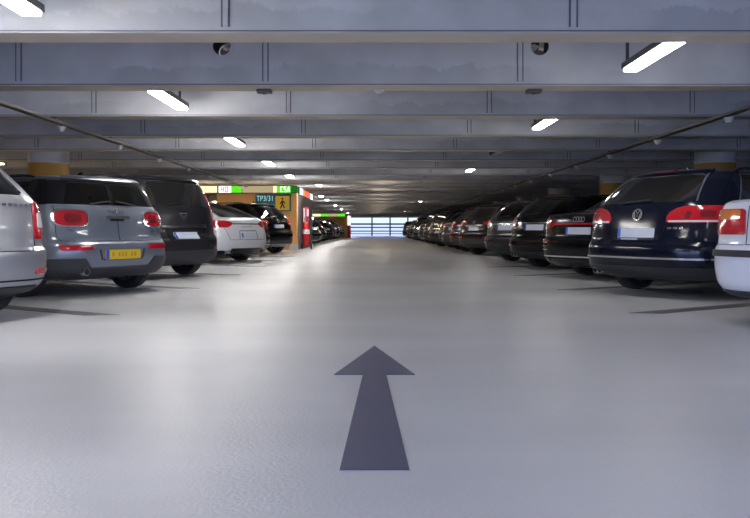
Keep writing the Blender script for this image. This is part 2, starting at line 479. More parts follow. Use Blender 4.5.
class Build:
    def __init__(b, name, knots, S):
        b.car = Car(knots, S.get('ar', .42), S.get('nr', 3.2), S.get('af', .75), S.get('nf', 2.8))
        b.S = S; c = b.car
        b.root = empty(name, (0, 0, 0))
        zt = c.z1
        zs = list(np.linspace(c.z0, zt-.10, 44))+[zt-.10*(1-math.sin(PI/2*i/12)) for i in range(1, 13)]
        body = link('body', c.shell([c.ring(z) for z in zs]), [S['paint'], 'interior', 'well', 'gap'], b.root)
        # cabin cavity
        zb = S['belt']; rings = []
        Fb = c.F(zb)-.12
        for z in np.linspace(.56, zt-.055, 34):
            zz = min(z+.035, zt); R, W, F, ar, af = c.abc(zz)
            t = min(1, max(0, (z-.72)/.12)); Wi = (W-.34)*(1-t)+(W-.055)*t
            Ri = R+.07; Fi = min(F-.06, Fb)
            k = .46*(Fi-Ri)
            if Fi-Ri < .2 or Wi < .1: break
            rings.append(c.ring(z, pr=(Ri, Wi, Fi, min(c.ar*.9, k), min(c.af*.9, k))))
        cut = link('cut', c.shell(rings), 'interior'); boolean(body, cut)
        # window openings
        b.wins = []
        for nm, mode, rows, gm in S['windows']:
            bm = bmesh.new(); c.patch(bm, mode, rows, .05, .17, 12); b.wins.append((nm, mode, rows, gm))
            boolean(body, link('cut', bm, 'interior', smooth=False))
        # wheel arches
        r = S.get('wr', .33); wd = S.get('ww', .21)
        b.axles = (S['xr'], S['xf'])
        for x in b.axles:
            W = c.W(.45)
            for sg in (1, -1):
                bm = bmesh.new(); cyl(bm, (x, sg*(W-.34), r+.02), (x, sg*(W+.15), r+.02), r+.05, 40)
                boolean(body, link('cut', bm, 'well', smooth=False))
        me = body.data
        if S.get('band'):
            me.materials.append(M['gloss_black']); me.materials.append(M['paint_slate'])
            for p in me.polygons:
                if p.material_index == 0 and S['band'][0] < p.center.z < S['band'][1] and p.center.x < 2.6: p.material_index = 4
                elif p.material_index == 0 and p.center.z >= S['band'][1]: p.material_index = 5
        for p in me.polygons: p.use_smooth = True
        me.set_sharp_from_angle(angle=math.radians(32))
        b.body = body
        for nm, mode, rows, gm in b.wins:
            bm = bmesh.new(); c.patch(bm, mode, rows, -.006, .004, 12); link(nm, bm, gm, b.root)
        tm, rm = wheel_meshes(r, wd, S.get('darkrim', False))
        for x in b.axles:
            for sg in (1, -1):
                t = child('tyre', tm, b.root, (x, sg*(c.W(.45)-.02-wd/2), r), 0 if sg > 0 else PI)
                child('rim', rm, t)
        zs_ = .42
        sx = S.get('seatx', 1.9)
        for sg in (1, -1): child('front_seat', seat_mesh(.5), b.root, (sx, sg*.36, zs_+.15))
        child('rear_bench', seat_mesh(1.28), b.root, (sx-.92, 0, zs_+.15))
        # mirrors, headlights, grille
        mx = S.get('mirx', c.F(zb)-.62)
        for sg in (1, -1):
            bm = bmesh.new(); W = c.W(zb)
            rbox(bm, mx-.06, mx+.06, sg*W if sg > 0 else -W-.25, W+.25 if sg > 0 else -W, zb+.02, zb+.16, .035)
            box(bm, mx-.03, mx+.03, min(sg*(W-.06), sg*(W+.1)), max(sg*(W-.06), sg*(W+.1)), zb-.01, zb+.05)
            link('door_mirror', bm, S['paint'], b.root)
        hz = S.get('hz', .68); Wf = c.W(hz)
        for sg in (1, -1):
            bm = bmesh.new(); c.patch(bm, 'front', quad(hz-.06, hz+.07, sg*.42, sg*Wf*.93, sg*.50, sg*Wf*.97, .03, 5), .006, .03); link('headlight', bm, 'clear_lens', b.root)
        bm = bmesh.new(); c.patch(bm, 'front', quad(hz-.14, hz+.05, -.36, .36, -.40, .40, .03, 5), .006, .03); link('grille', bm, 'gloss_black', b.root)
    def add(b, name, mode, rows, m, off=.008, th=.03, nc=12, parent=None):
        bm = bmesh.new(); b.car.patch(bm, mode, rows, off, th, nc); return link(name, bm, m, parent or b.root)
    def line(b, name, mode, paths, w, m, off=.003, th=.008, closed=False, parent=None):
        bm = bmesh.new()
        for p in paths: b.car.stroke(bm, mode, p, w, off, th, closed)
        return link(name, bm, m, parent or b.root)
    def plate(b, z, m='plate_white', s=0., w=.26, off=.014, band=True):
        p = b.add('number_plate', 'rear', quad(z-.055, z+.055, s-w, s+w, s-w, s+w, .012, 3), m, off, .016, 6)
        if band: b.add('country_band', 'rear', quad(z-.053, z+.053, s-w+.002, s-w+.045, s-w+.002, s-w+.045, .008, 3), 'plate_blue', off+.002, .004, 2, p)
        return p
    def lights(b, rows_fn, m='red_lens', name='tail_light', off=.012):
        out = []
        for sg in (-1, 1): out.append(b.add(name, 'rear', [(z, sg*a, sg*e) for z, a, e in rows_fn], m, off, .035, 14))
        return out
    def sub(b, parents, rows, m, name, off=.016):
        for sg, p in zip((-1, 1), parents): b.add(name, 'rear', [(z, sg*a, sg*e) for z, a, e in rows], m, off, .01, 10, p)
    def wiper(b, z, s0, s1, rise=.05):
        b.line('rear_wiper', 'rear', [[(s0+(s1-s0)*t/8, z+rise*math.sin(t/8*1.2)) for t in range(9)]], .016, 'plastic', .022, .014)
    def exhaust(b, s, z, r=.04, n=1):
        bm = bmesh.new(); p = b.car.P('rear', s, max(z, b.car.z0+.01))
        for k in range(n):
            y = p.y+(k-(n-1)/2)*r*2.3
            b2 = bmesh.new(); lathe(b2, [(r, 0), (r*.82, 0), (r*.80, .16), (r, .16)], 20)
            lathe(b2, [(.001, .13), (r*.81, .13), (r*.81, .14), (.001, .14)], 16, mi=1)
            bmesh.ops.rotate(b2, verts=b2.verts[:], matrix=Matrix.Rotation(-PI/2, 3, 'Z'))
            bmesh.ops.translate(b2, verts=b2.verts[:], vec=(p.x-.05, y, z))
            me = bpy.data.meshes.new('t'); b2.to_mesh(me); b2.free(); bm.from_mesh(me); bpy.data.meshes.remove(me)
        link('exhaust_pipe', bm, ['chrome', 'gap'], b.root)
    def rails(b, x0, x1, m='steel_grey', dz=.045):
        c = b.car; zt = c.z1
        for sg in (1, -1):
            bm = bmesh.new(); pts = []
            for i in range(15):
                x = x0+(x1-x0)*i/14; k = min(1, min(i, 14-i)/1.5)
                z = zt-.07
                pts.append((x, sg*(c.W(zt-.05)-.02), zt-.045+dz*k))
            tube(bm, pts, .017); link('roof_rail', bm, m, b.root)
    def fin(b, x, z):
        bm = bmesh.new()
        vs = [bm.verts.new(p) for p in ((x, -.02, z-.02), (x, .02, z-.02), (x+.16, .015, z-.02), (x+.16, -.015, z-.02), (x+.005, -.005, z+.06), (x+.005, .005, z+.06), (x+.05, .004, z+.055), (x+.05, -.004, z+.055))]
        for f in ((0,3,2,1),(4,5,6,7),(0,1,5,4),(1,2,6,5),(2,3,7,6),(3,0,4,7)): bm.faces.new([vs[i] for i in f])
        link('roof_aerial', bm, 'gloss_black', b.root)

def side_windows(zb, zt, quads, gm='glass_dark'):
    out = []
    for a0, b0, a1, b1 in quads:
        for md in 'LR': out.append(('side_window', md, quad(zb, zt, a0, b0, a1, b1, .03, 5), gm))
    return out
def windscreen(zb, zt, wb, wt): return [('windscreen', 'front', quad(zb, zt, -wb, wb, -wt, wt, .03, 6), 'glass')]

# ---- grey hatchback with barn doors
def make_clubman():
    K = [(.19,.40,.78,3.95),(.24,.14,.85,4.15),(.34,.03,.885,4.22),(.50,0,.90,4.25),(.62,.015,.90,4.24),(.66,.06,.90,4.22),(.80,.09,.90,4.12),(.95,.12,.89,3.85),(1.03,.15,.875,3.25),(1.08,.18,.855,3.0),(1.25,.245,.79,2.62),(1.36,.305,.72,2.30),(1.41,.38,.66,2.1),(1.435,.62,.55,1.85),(1.447,.95,.32,1.5)]
    B = Build('car', K, dict(paint='paint_grey', band=(1.07, 1.365), belt=1.06, xr=.78, xf=3.45, wr=.325, seatx=2.0, ar=.40, nr=3.0,
        windows=[('rear_window', 'rear', quad(1.08, 1.345, -.66, -.02, -.54, -.02, .04, 6), 'glass_dark'), ('rear_window', 'rear', quad(1.08, 1.345, .02, .66, .02, .54, .04, 6), 'glass_dark')]
        + side_windows(1.08, 1.36, [(.66, 1.40, .74, 1.38), (1.48, 2.05, 1.46, 1.98), (2.12, 2.75, 2.05, 2.30)])+windscreen(1.09, 1.37, .68, .60)))
    c = B.car
    for md in 'LR': B.add('pillar_trim', md, quad(1.07, 1.37, .34, .64, .50, .72, .02, 5), 'gloss_black', .004, .008)
    # lower cladding: stepped down around the plate
    rows = []
    B.add('lower_cladding', 'rear', quad(.215, .345, -1.15, 1.15, -1.15, 1.15, .02, 4), 'cladding', .012, .03, 40)
    for sg in (-1, 1):
        B.add('lower_cladding', 'rear', quad(.335, .455, sg*.42, sg*1.15, sg*.52, sg*1.15, .01, 4), 'cladding', .012, .03, 24)
    B.line('plate_surround', 'rear', [[(-.33, .55), (-.30, .435), (.30, .435), (.33, .55)]], .02, 'cladding', .008, .01)
    tl = B.lights(quad(.83, 1.0, .43, .80, .43, .80, .075, 5))
    B.line('chrome_ring', 'rear', [[(-.615+.20*math.copysign(abs(math.cos(t))**.6, math.cos(t)), .915+.096*math.copysign(abs(math.sin(t))**.6, math.sin(t))) for t in [2*PI*i/40 for i in range(40)]]], .018, 'chrome', .020, .02, True, tl[0])
    B.line('chrome_ring', 'rear', [[(.615+.20*math.copysign(abs(math.cos(t))**.6, math.cos(t)), .915+.096*math.copysign(abs(math.sin(t))**.6, math.sin(t))) for t in [2*PI*i/40 for i in range(40)]]], .018, 'chrome', .020, .02, True, tl[1])
    B.sub(tl, quad(.865, .965, .50, .70, .50, .70, .045, 4), 'dark_red_lens', 'inner_lens')
    B.lights(quad(.545, .605, .42, .80, .42, .82, .02, 3), 'red_lens', 'bumper_lamp', .010)
    p = B.plate(.49, 'plate_yellow')
    for x in (-.16, -.07, -.02, .03, .12, .17): B.line('plate_character', 'rear', [[(x, .465), (x, .515)]], .028, 'plate_mark', .0155, .002, parent=p)
    B.line('door_handle', 'rear', [[(-.17, .925), (.17, .925)]], .03, 'chrome', .03, .02)
    B.line('door_handle', 'rear', [[(-.10, .90), (.10, .90)]], .025, 'gap', .006, .01)
    B.line('panel_gap', 'rear', [[(0, .65), (0, 1.07)], [(-.78, 1.06), (-.80, .80), (-.80, .70), (-.76, .655), (0, .65), (.76, .655), (.80, .70), (.80, .80), (.78, 1.06)]], .008, 'gap', .002, .004)
    B.line('badge_letters', 'rear', [[(-.60, .79), (-.66, .80), (-.60, .775), (-.66, .765)]], .012, 'chrome', .008, .006)
    B.line('badge_letters', 'rear', [[(.56, .785), (.63, .785)], [(.56, .77), (.61, .77)]], .010, 'chrome', .008, .006)
    # winged roundel on the door handle line
    B.line('emblem', 'rear', [ringpts(0, 1.005, .035, .032)], .012, 'chrome', .012, .01, True)
    for sg in (-1, 1): B.line('emblem_wing', 'rear', [[(sg*.04, 1.0), (sg*.12, 1.01)]], .016, 'chrome', .012, .01)
    B.wiper(1.075, -.34, -.04); B.wiper(1.075, .34, .04)
    B.exhaust(-.50, .30, .045)
    B.add('roof_spoiler', 'rear', quad(1.365, 1.405, -.60, .60, -.56, .56, .015, 3), 'paint_slate', .03, .06)
    B.rails(.75, 2.2, 'gloss_black', .03); B.fin(.75, 1.45)
    return B

def make_mpv():
    K = [(.20,.40,.74,4.2),(.26,.10,.83,4.38),(.38,.01,.87,4.48),(.55,0,.88,4.5),(.66,.01,.88,4.49),(.70,.06,.88,4.46),(.85,.09,.88,4.38),(1.0,.11,.875,4.15),(1.10,.13,.865,3.55),(1.17,.15,.855,3.35),(1.40,.22,.79,2.75),(1.55,.29,.73,2.35),(1.62,.36,.67,2.1),(1.66,.52,.56,1.85),(1.675,.9,.3,1.5)]
    B = Build('car', K, dict(paint='paint_charcoal', belt=1.13, xr=.80, xf=3.60, wr=.33, seatx=2.1, ar=.36, nr=3.4,
        windows=[('rear_window', 'rear', quad(1.17, 1.555, -.70, .70, -.60, .60, .06, 6), 'glass')]
        + side_windows(1.17, 1.56, [(.55, 1.22, .62, 1.20), (1.30, 2.10, 1.28, 2.05), (2.18, 3.0, 2.13, 2.42)])+windscreen(1.18, 1.56, .68, .60), darkrim=True))
    tl = B.lights(quad(.93, 1.40, .745, .90, .715, .84, .03, 6), 'red_lens')
    B.sub(tl, quad(1.02, 1.12, .755, .87, .75, .86, .02, 4), 'clear_lens', 'reverse_lamp')
    B.line('hatch_strip', 'rear', [[(-.50, .83), (.50, .83)]], .03, 'chrome', .02, .02)
    B.add('plate_recess', 'rear', quad(.60, .80, -.40, .40, -.42, .42, .03, 4), 'gap', .003, .01)
    B.plate(.69)
    B.line('emblem', 'rear', [[(-.075, 1.045), (-.06, .985), (0, .93), (.06, .985), (.075, 1.045)], [(-.09, 1.045), (.09, 1.045)], [(-.035, 1.02), (0, .975), (.035, 1.02)]], .022, 'chrome', .014, .014)
    B.add('bumper_cover', 'rear', quad(.22, .45, -1.05, 1.05, -1.05, 1.05, .03, 5), 'cladding', .012, .03, 36)
    B.line('badge_letters', 'rear', [[(.40, .87), (.52, .87)], [(.40, .855), (.50, .855)]], .01, 'chrome', .006, .006)
    B.line('panel_gap', 'rear', [[(-.74, 1.15), (-.74, .60), (-.70, .55), (.70, .55), (.74, .60), (.74, 1.15)], [(-.55, .50), (-.52, .24)], [(.55, .50), (.52, .24)]], .008, 'gap', .002, .004)
    B.wiper(1.165, -.40, .02); B.lights(quad(.46, .50, .62, .80, .62, .80, .01, 2), 'dark_red_lens', 'bumper_reflector', .006)
    B.add('roof_spoiler', 'rear', quad(1.575, 1.615, -.62, .62, -.58, .58, .015, 3), 'paint_charcoal', .03, .06)
    B.rails(.8, 2.2)
    return B

def make_fastback():
    K = [(.17,.42,.80,4.6),(.22,.14,.90,4.85),(.34,.04,.945,4.98),(.50,0,.96,5.04),(.66,.02,.96,5.03),(.80,.06,.96,4.95),(.90,.10,.955,4.75),(1.0,.12,.935,4.15),(1.06,.20,.90,3.75),(1.13,.36,.85,3.5),(1.29,.76,.76,3.10),(1.42,1.22,.68,2.72),(1.49,1.62,.60,2.45),(1.52,1.95,.48,2.25),(1.53,2.1,.30,2.2)]
    B = Build('car', K, dict(paint='paint_white', belt=1.02, xr=.98, xf=3.90, wr=.35, ww=.26, seatx=2.4, ar=.5, nr=3.0, darkrim=True,
        windows=[('rear_window', 'rear', quad(1.08, 1.46, -.68, .68, -.50, .50, .05, 8), 'glass_dark')]
        + side_windows(1.08, 1.44, [(1.15, 2.12, 1.62, 2.10), (2.2, 3.05, 2.18, 2.60)])+windscreen(1.08, 1.45, .70, .58)))
    B.lights([(.84,.62,.95),(.87,.55,1.05),(.90,.50,1.12),(.93,.46,1.15),(.96,.50,1.14),(.985,.58,1.10),(1.0,.68,1.02)], 'red_lens')
    B.line('light_strip', 'rear', [[(-.48, .925), (.48, .925)]], .022, 'gloss_black', .006, .01)
    B.line('plate_recess', 'rear', [[(-.33, .56), (-.30, .76), (.30, .76), (.33, .56)]], .014, 'gap', .003, .01)
    B.plate(.65)
    B.add('diffuser', 'rear', quad(.19, .35, -.62, .62, -.55, .55, .03, 4), 'gloss_black', .01, .03, 20)
    for sg in (-1, 1): B.add('corner_vent', 'rear', quad(.20, .30, sg*.66, sg*1.0, sg*.72, sg*1.0, .02, 3), 'gloss_black', .01, .03)
    B.exhaust(-.60, .27, .045, 2); B.exhaust(.60, .27, .045, 2)
    B.line('window_trim', 'rear', [[(.70, 1.07), (.60, 1.27), (.51, 1.47)]], .03, 'chrome', .008, .01)
    B.line('window_trim', 'rear', [[(-.70, 1.07), (-.60, 1.27), (-.51, 1.47)]], .03, 'chrome', .008, .01)
    B.line('panel_gap', 'rear', [[(-.80, 1.0), (-.62, .55), (.62, .55), (.80, 1.0)]], .008, 'gap', .002, .004)
    B.line('badge_letters', 'rear', [[(-.2, .86), (.2, .86)]], .012, 'chrome', .008, .006)
    return B

def suv_body(paint, H=1.66, name='car', glass='glass_dark'):
    k = H/1.66
    K = [(.22,.42,.78,4.2),(.28,.12,.88,4.42),(.40,.02,.92,4.54),(.60,0,.93,4.58),(.72,.02,.93,4.56),(.76,.06,.93,4.52),(.95,.09,.93,4.30),(1.06*k,.12,.915,3.95),(1.12*k,.15,.90,3.3),(1.17*k,.19,.88,3.1),(1.38*k,.40,.80,2.62),(1.52*k,.55,.73,2.28),(1.60*k,.64,.67,2.1),(1.645*k,.80,.55,1.9),(1.66*k,1.1,.3,1.6)]
    zb, zt = 1.17*k, 1.53*k
    return Build(name, K, dict(paint=paint, belt=1.12*k, xr=.86, xf=3.70, wr=.36, ww=.24, seatx=2.1, ar=.42, nr=3.0,
        windows=[('rear_window', 'rear', quad(zb, zt, -.70, .70, -.58, .58, .05, 6), glass)]
        + side_windows(zb, zt, [(.75, 1.30, .92, 1.28), (1.38, 2.10, 1.36, 2.05), (2.18, 2.85, 2.13, 2.35)])+windscreen(zb, zt, .70, .60)))

def make_suv(paint='paint_black'):
    B = suv_body(paint)
    tl = B.lights([(.93,.62,.98),(.97,.52,1.10),(1.02,.48,1.14),(1.06,.50,1.14),(1.09,.58,1.10)], 'red_lens')
    B.sub(tl, quad(.965, .995, .60, .95, .58, .95, .01, 3), 'clear_lens', 'reverse_lamp')
    B.plate(.90)
    B.line('emblem', 'rear', [ringpts(0, 1.07, .045, .045)], .02, 'chrome', .012, .012, True)
    B.add('bumper_cover', 'rear', quad(.24, .44, -1.05, 1.05, -1.05, 1.05, .03, 5), 'cladding', .012, .03, 36)
    B.add('skid_plate', 'rear', quad(.25, .34, -.55, .55, -.60, .60, .02, 3), 'alloy', .020, .02, 16)
    B.lights(quad(.52, .57, .55, .85, .55, .85, .012, 2), 'dark_red_lens', 'bumper_reflector', .006)
    B.line('panel_gap', 'rear', [[(-.78, 1.14), (-.76, .72), (.76, .72), (.78, 1.14)]], .008, 'gap', .002, .004)
    B.wiper(1.17, -.30, .05); B.exhaust(-.58, .30, .04, 2)
    B.add('roof_spoiler', 'rear', quad(1.555, 1.60, -.62, .62, -.58, .58, .015, 3), paint, .025, .06)
    B.rails(.95, 2.2); B.fin(1.1, 1.66)
    return B

def make_crossover(paint='paint_brown'):
    B = suv_body(paint, 1.60, glass='glass')
    tl = B.lights([(.93,.64,1.02),(.96,.50,1.12),(1.0,.44,1.14),(1.03,.48,1.12),(1.055,.58,1.05)], 'red_lens')
    for sg, p in zip((-1, 1), tl):
        B.line('lamp_ring', 'rear', [ringpts(sg*.72, .99, .045, .04)], .012, 'chrome', .018, .008, True, p)
    B.plate(.82)
    B.line('emblem', 'rear', [ringpts(0, 1.02, .055, .042)], .012, 'chrome', .012, .012, True)
    B.line('emblem', 'rear', [[(-.04, 1.035), (0, 1.005), (.04, 1.035)]], .012, 'chrome', .012, .012)
    B.add('bumper_cover', 'rear', quad(.24, .50, -1.05, 1.05, -1.05, 1.05, .03, 5), 'plastic', .012, .03, 36)
    B.lights(quad(.53, .58, .52, .88, .52, .88, .012, 2), 'red_lens', 'bumper_reflector', .008)
    B.line('hatch_strip', 'rear', [[(-.38, .90), (.38, .90)]], .018, 'chrome', .014, .014)
    B.line('panel_gap', 'rear', [[(-.78, 1.10), (-.76, .70), (.76, .70), (.78, 1.10)]], .008, 'gap', .002, .004)
    B.wiper(1.13, -.30, .05); B.exhaust(-.55, .29, .035); B.exhaust(.55, .29, .035)
    B.add('roof_spoiler', 'rear', quad(1.50, 1.545, -.62, .62, -.58, .58, .015, 3), paint, .025, .06)
    return B

def estate_body(paint, glass='glass', H=1.50, dark=False):
    k = H/1.5
    K = [(.19,.42,.78,4.4),(.25,.12,.86,4.66),(.36,.02,.90,4.76),(.50,0,.91,4.80),(.60,.01,.91,4.79),(.635,.05,.91,4.76),(.80,.08,.91,4.62),(.95,.11,.905,4.15),(1.02,.13,.89,3.7),(1.10*k,.18,.865,3.45),(1.28*k,.36,.79,2.95),(1.40*k,.50,.72,2.60),(1.455*k,.60,.66,2.4),(1.485*k,.78,.55,2.2),(1.5*k,1.2,.3,1.9)]
    zb, zt = 1.10*k, 1.43*k
    return Build('car', K, dict(paint=paint, belt=1.03, xr=.98, xf=3.80, wr=.335, ww=.225, seatx=2.25, ar=.44, nr=3.0, darkrim=dark,
        windows=[('rear_window', 'rear', quad(zb, zt, -.68, .68, -.57, .57, .07, 6), glass)]
        + side_windows(1.07, 1.41*k, [(.72, 1.50, .98, 1.48), (1.58, 2.35, 1.56, 2.28), (2.43, 3.25, 2.36, 2.70)], glass)+windscreen(1.09, 1.41*k, .70, .60)))

def make_estate_navy():
    B = estate_body('paint_navy')
    tl = B.lights([(.86,.42,1.12),(.88,.40,1.14),(.93,.40,1.15),(.98,.43,1.13),(1.02,.50,1.08),(1.045,.60,1.0)], 'red_lens')
    B.sub(tl, quad(.865, .885, .43, .98, .42, .99, .006, 2), 'clear_lens', 'reverse_lamp')
    B.sub(tl, quad(.90, .985, .60, .66, .62, .68, .01, 3), 'dark_red_lens', 'lamp_divider')
    B.sub(tl, quad(.92, .99, .76, .92, .76, .92, .03, 3), 'dark_red_lens', 'inner_lens')
    # roundel with the two stacked letters
    B.line('emblem', 'rear', [ringpts(0, .955, .062, .062, 28)], .014, 'chrome', .016, .014, True)
    B.line('emblem', 'rear', [[(-.026, 1.005), (0, .962), (.026, 1.005)], [(-.048, .985), (-.026, .91), (0, .952), (.026, .91), (.048, .985)]], .013, 'chrome', .014, .012)
    p = B.plate(.745)
    B.add('plate_holder', 'rear', quad(.665, .692, -.26, .26, -.26, .26, .006, 2), 'plastic', .012, .014, 6)
    B.line('plate_holder_edge', 'rear', [[(-.20, .672), (.04, .672)]], .010, 'white_plastic', .014, .004)
    B.line('hatch_crease', 'rear', [[(-.40, .84), (-.34, .70), (-.30, .66), (.30, .66), (.34, .70), (.40, .84)]], .010, 'gap', .003, .006)
    B.line('bumper_chrome', 'rear', [[(-1.15+.1*i, .46) for i in range(24)]], .020, 'chrome', .014, .014)
    B.add('bumper_lower', 'rear', quad(.21, .36, -1.02, 1.02, -1.02, 1.02, .03, 4), 'plastic', .010, .03, 36)
    B.line('panel_gap', 'rear', [[(-.40, 1.0), (-.39, .86), (-.80, .84), (-.76, .62), (.76, .62), (.80, .84), (.39, .86), (.40, 1.0)]], .008, 'gap', .002, .004)
    B.line('model_letters', 'rear', [[(.42, .80), (.47, .80)], [(.49, .80), (.54, .80)], [(.56, .80), (.60, .80)]], .022, 'chrome', .008, .006)
    B.line('window_trim', 'rear', [[(-.685, 1.10), (-.63, 1.26), (-.575, 1.43)]], .02, 'chrome', .008, .01)
    B.line('window_trim', 'rear', [[(.685, 1.10), (.63, 1.26), (.575, 1.43)]], .02, 'chrome', .008, .01)
    for md in 'LR':
        B.line('window_trim', md, [[(.70, 1.06), (.98, 1.425), (2.70, 1.425)], [(.70, 1.058), (3.3, 1.058)]], .02, 'chrome', .006, .01)
    B.add('roof_spoiler', 'rear', quad(1.44, 1.478, -.60, .60, -.54, .54, .015, 3), 'paint_navy', .025, .06)
    B.add('brake_lamp', 'rear', quad(1.452, 1.472, -.19, .12, -.19, .12, .006, 2), 'dark_red_lens', .031, .012)
    B.wiper(1.09, -.30, .12, .03); B.exhaust(-.60, .28, .035, 2)
    B.rails(.95, 2.6, 'gloss_black', .05); B.fin(1.0, 1.50)
    return B

def make_estate_silver():
    B = estate_body('paint_silver', H=1.48)
    tl = B.lights([(.70,.72,1.0),(.74,.70,1.05),(.85,.71,1.06),(.95,.73,1.02),(1.0,.75,.97),(1.03,.78,.92)], 'red_lens')
    B.sub(tl, quad(.80, .93, .75, .97, .77, .96, .02, 3), 'clear_lens', 'reverse_lamp')
    B.plate(.86)
    B.lights(quad(.40, .445, .66, 1.0, .66, 1.0, .012, 2), 'red_lens', 'bumper_reflector', .012)
    B.line('bumper_crease', 'rear', [[(-1.0+.1*i, .35) for i in range(21)]], .014, 'gap', .003, .006)
    B.line('panel_gap', 'rear', [[(-.72, 1.05), (-.70, .66), (-.64, .60), (.64, .60), (.70, .66), (.72, 1.05)]], .008, 'gap', .002, .004)
    B.line('badge_letters', 'rear', [[(.38+.06*i, .995), (.42+.06*i, .995)] for i in range(5)], .02, 'chrome', .008, .006)
    B.add('bumper_lower', 'rear', quad(.21, .30, -.7, .7, -.75, .75, .02, 3), 'plastic', .010, .03, 24)
    B.add('roof_spoiler', 'rear', quad(1.415, 1.455, -.60, .60, -.54, .54, .015, 3), 'paint_silver', .025, .06)
    B.wiper(1.08, -.30, .08, .03); B.rails(.95, 2.6, 'alloy', .04)
    return B

def make_estate_dark(paint='paint_black'):
    B = estate_body(paint, 'glass_dark', 1.47, True)
    tl = B.lights([(.84,.55,1.05),(.88,.52,1.08),(.95,.52,1.08),(1.0,.55,1.04),(1.03,.60,1.0)], 'dark_red_lens')
    B.sub(tl, quad(.90, .93, .56, 1.0, .56, 1.0, .008, 2), 'amber_lens', 'indicator_lamp')
    B.sub(tl, quad(.96, .985, .58, .98, .58, .98, .008, 2), 'clear_lens', 'reverse_lamp')
    B.plate(.83)
    B.line('hatch_strip', 'rear', [[(-.50, .92), (.50, .92)]], .014, 'chrome', .012, .012)
    B.line('panel_gap', 'rear', [[(-.78, 1.05), (-.76, .63), (.76, .63), (.78, 1.05)]], .008, 'gap', .002, .004)
    B.add('bumper_lower', 'rear', quad(.21, .36, -1.0, 1.0, -1.0, 1.0, .03, 4), 'plastic', .010, .03, 30)
    B.lights(quad(.46, .50, .60, .90, .60, .90, .012, 2), 'dark_red_lens', 'bumper_reflector', .012)
    B.add('roof_spoiler', 'rear', quad(1.405, 1.445, -.60, .60, -.54, .54, .015, 3), paint, .025, .06)
    B.wiper(1.075, -.30, .08, .03); B.exhaust(-.6, .28, .04, 2); B.rails(.95, 2.6, 'gloss_black', .04)
    return B

def sedan_body(paint, trunk, H, wr=.35, name='car', dark=False, glass='glass_dark', L=5.0, W=.94):
    t = trunk
    K = [(.18,.42,W-.12,L-.45),(.24,.12,W-.05,L-.15),(.36,.02,W-.01,L-.04),(.52,0,W,L),(.62,.01,W,L-.01),(.66,.05,W,L-.04),(.80,.07,W,L-.16),(t-.12,.09,W-.01,L-.6),(t-.05,.11,W-.025,L-1.0),(t-.015,.17,W-.05,L-1.25),(t+.01,.50,W-.08,L-1.45),(t+.045,.78,W-.11,L-1.58),(t+.22,1.18,W-.20,L-2.05),(t+.34,1.50,W-.27,L-2.4),(H-.035,1.78,W-.33,L-2.62),(H-.012,1.98,W-.42,L-2.8),(H,2.2,W-.6,L-2.86)]
    zb, zt = t+.065, H-.085
    return Build(name, K, dict(paint=paint, belt=t-.02, xr=1.10, xf=L-1.0, wr=wr, ww=.23, seatx=2.45, ar=.40, nr=3.2, darkrim=dark,
        windows=[('rear_window', 'rear', quad(zb, zt, -.66, .66, -.54, .54, .05, 6), glass)]
        + side_windows(t+.03, H-.09, [(1.25, 2.30, 1.62, 2.26), (2.38, 3.20, 2.33, 2.62)])+windscreen(t+.06, H-.085, .70, .58)))

def make_saloon_black():
    B = sedan_body('paint_black', 1.06, 1.46, .36, dark=True, L=5.1)
    B.lights([(.80,.62,1.10),(.84,.55,1.16),(.90,.52,1.18),(.93,.56,1.16),(.955,.64,1.10)], 'dark_red_lens')
    B.line('light_bar', 'rear', [[(-.56, .875), (.56, .875)]], .026, 'red_lens', .012, .012)
    for i in range(4): B.line('emblem', 'rear', [ringpts(-.0825+.055*i, .945, .036, .036, 20)], .010, 'chrome', .012, .01, True)
    B.plate(.765)
    B.line('panel_gap', 'rear', [[(-.72, 1.02), (-.58, .78), (-.52, .66), (.52, .66), (.58, .78), (.72, 1.02)]], .008, 'gap', .002, .004)
    B.line('bumper_chrome', 'rear', [[(-1.05+.1*i, .36) for i in range(22)]], .022, 'chrome', .014, .014)
    B.add('bumper_lower', 'rear', quad(.20, .33, -.95, .95, -.95, .95, .02, 4), 'gloss_black', .010, .03, 30)
    for sg in (-1, 1): B.line('corner_vent', 'rear', [[(sg*.66, .46), (sg*1.0, .46)], [(sg*.66, .52), (sg*1.0, .52)], [(sg*.66, .58), (sg*1.0, .58)]], .014, 'chrome', .012, .012)
    B.lights(quad(.60, .62, .6, .95, .6, .95, .006, 2), 'dark_red_lens', 'bumper_reflector', .008)
    return B

def make_saloon_white():
    B = sedan_body('paint_white', 1.05, 1.43, .32, L=4.78, W=.90)
    tl = B.lights(quad(.74, .955, .50, 1.03, .52, 1.0, .03, 6), 'red_lens')
    B.sub(tl, quad(.865, .947, .56, .90, .56, .92, .02, 3), 'amber_lens', 'indicator_lamp')
    B.add('bumper_lower', 'rear', quad(.19, .275, -1.2, 1.2, -1.2, 1.2, .01, 3), 'plastic', .010, .03, 30)
    B.plate(.80)
    B.line('bumper_strip', 'rear', [[(-1.5+.1*i, .585) for i in range(31)]], .055, 'plastic', .014, .02)
    B.line('panel_gap', 'rear', [[(-.49, .98), (-.49, .66), (.49, .66), (.49, .98)], [(-1.2, .655), (-.49, .655)], [(.49, .655), (1.2, .655)]], .008, 'gap', .002, .004)
    B.line('emblem', 'rear', [ringpts(0, .95, .035, .035)], .012, 'chrome', .012, .01, True)
    B.exhaust(.55, .25, .03, 2)
    return B

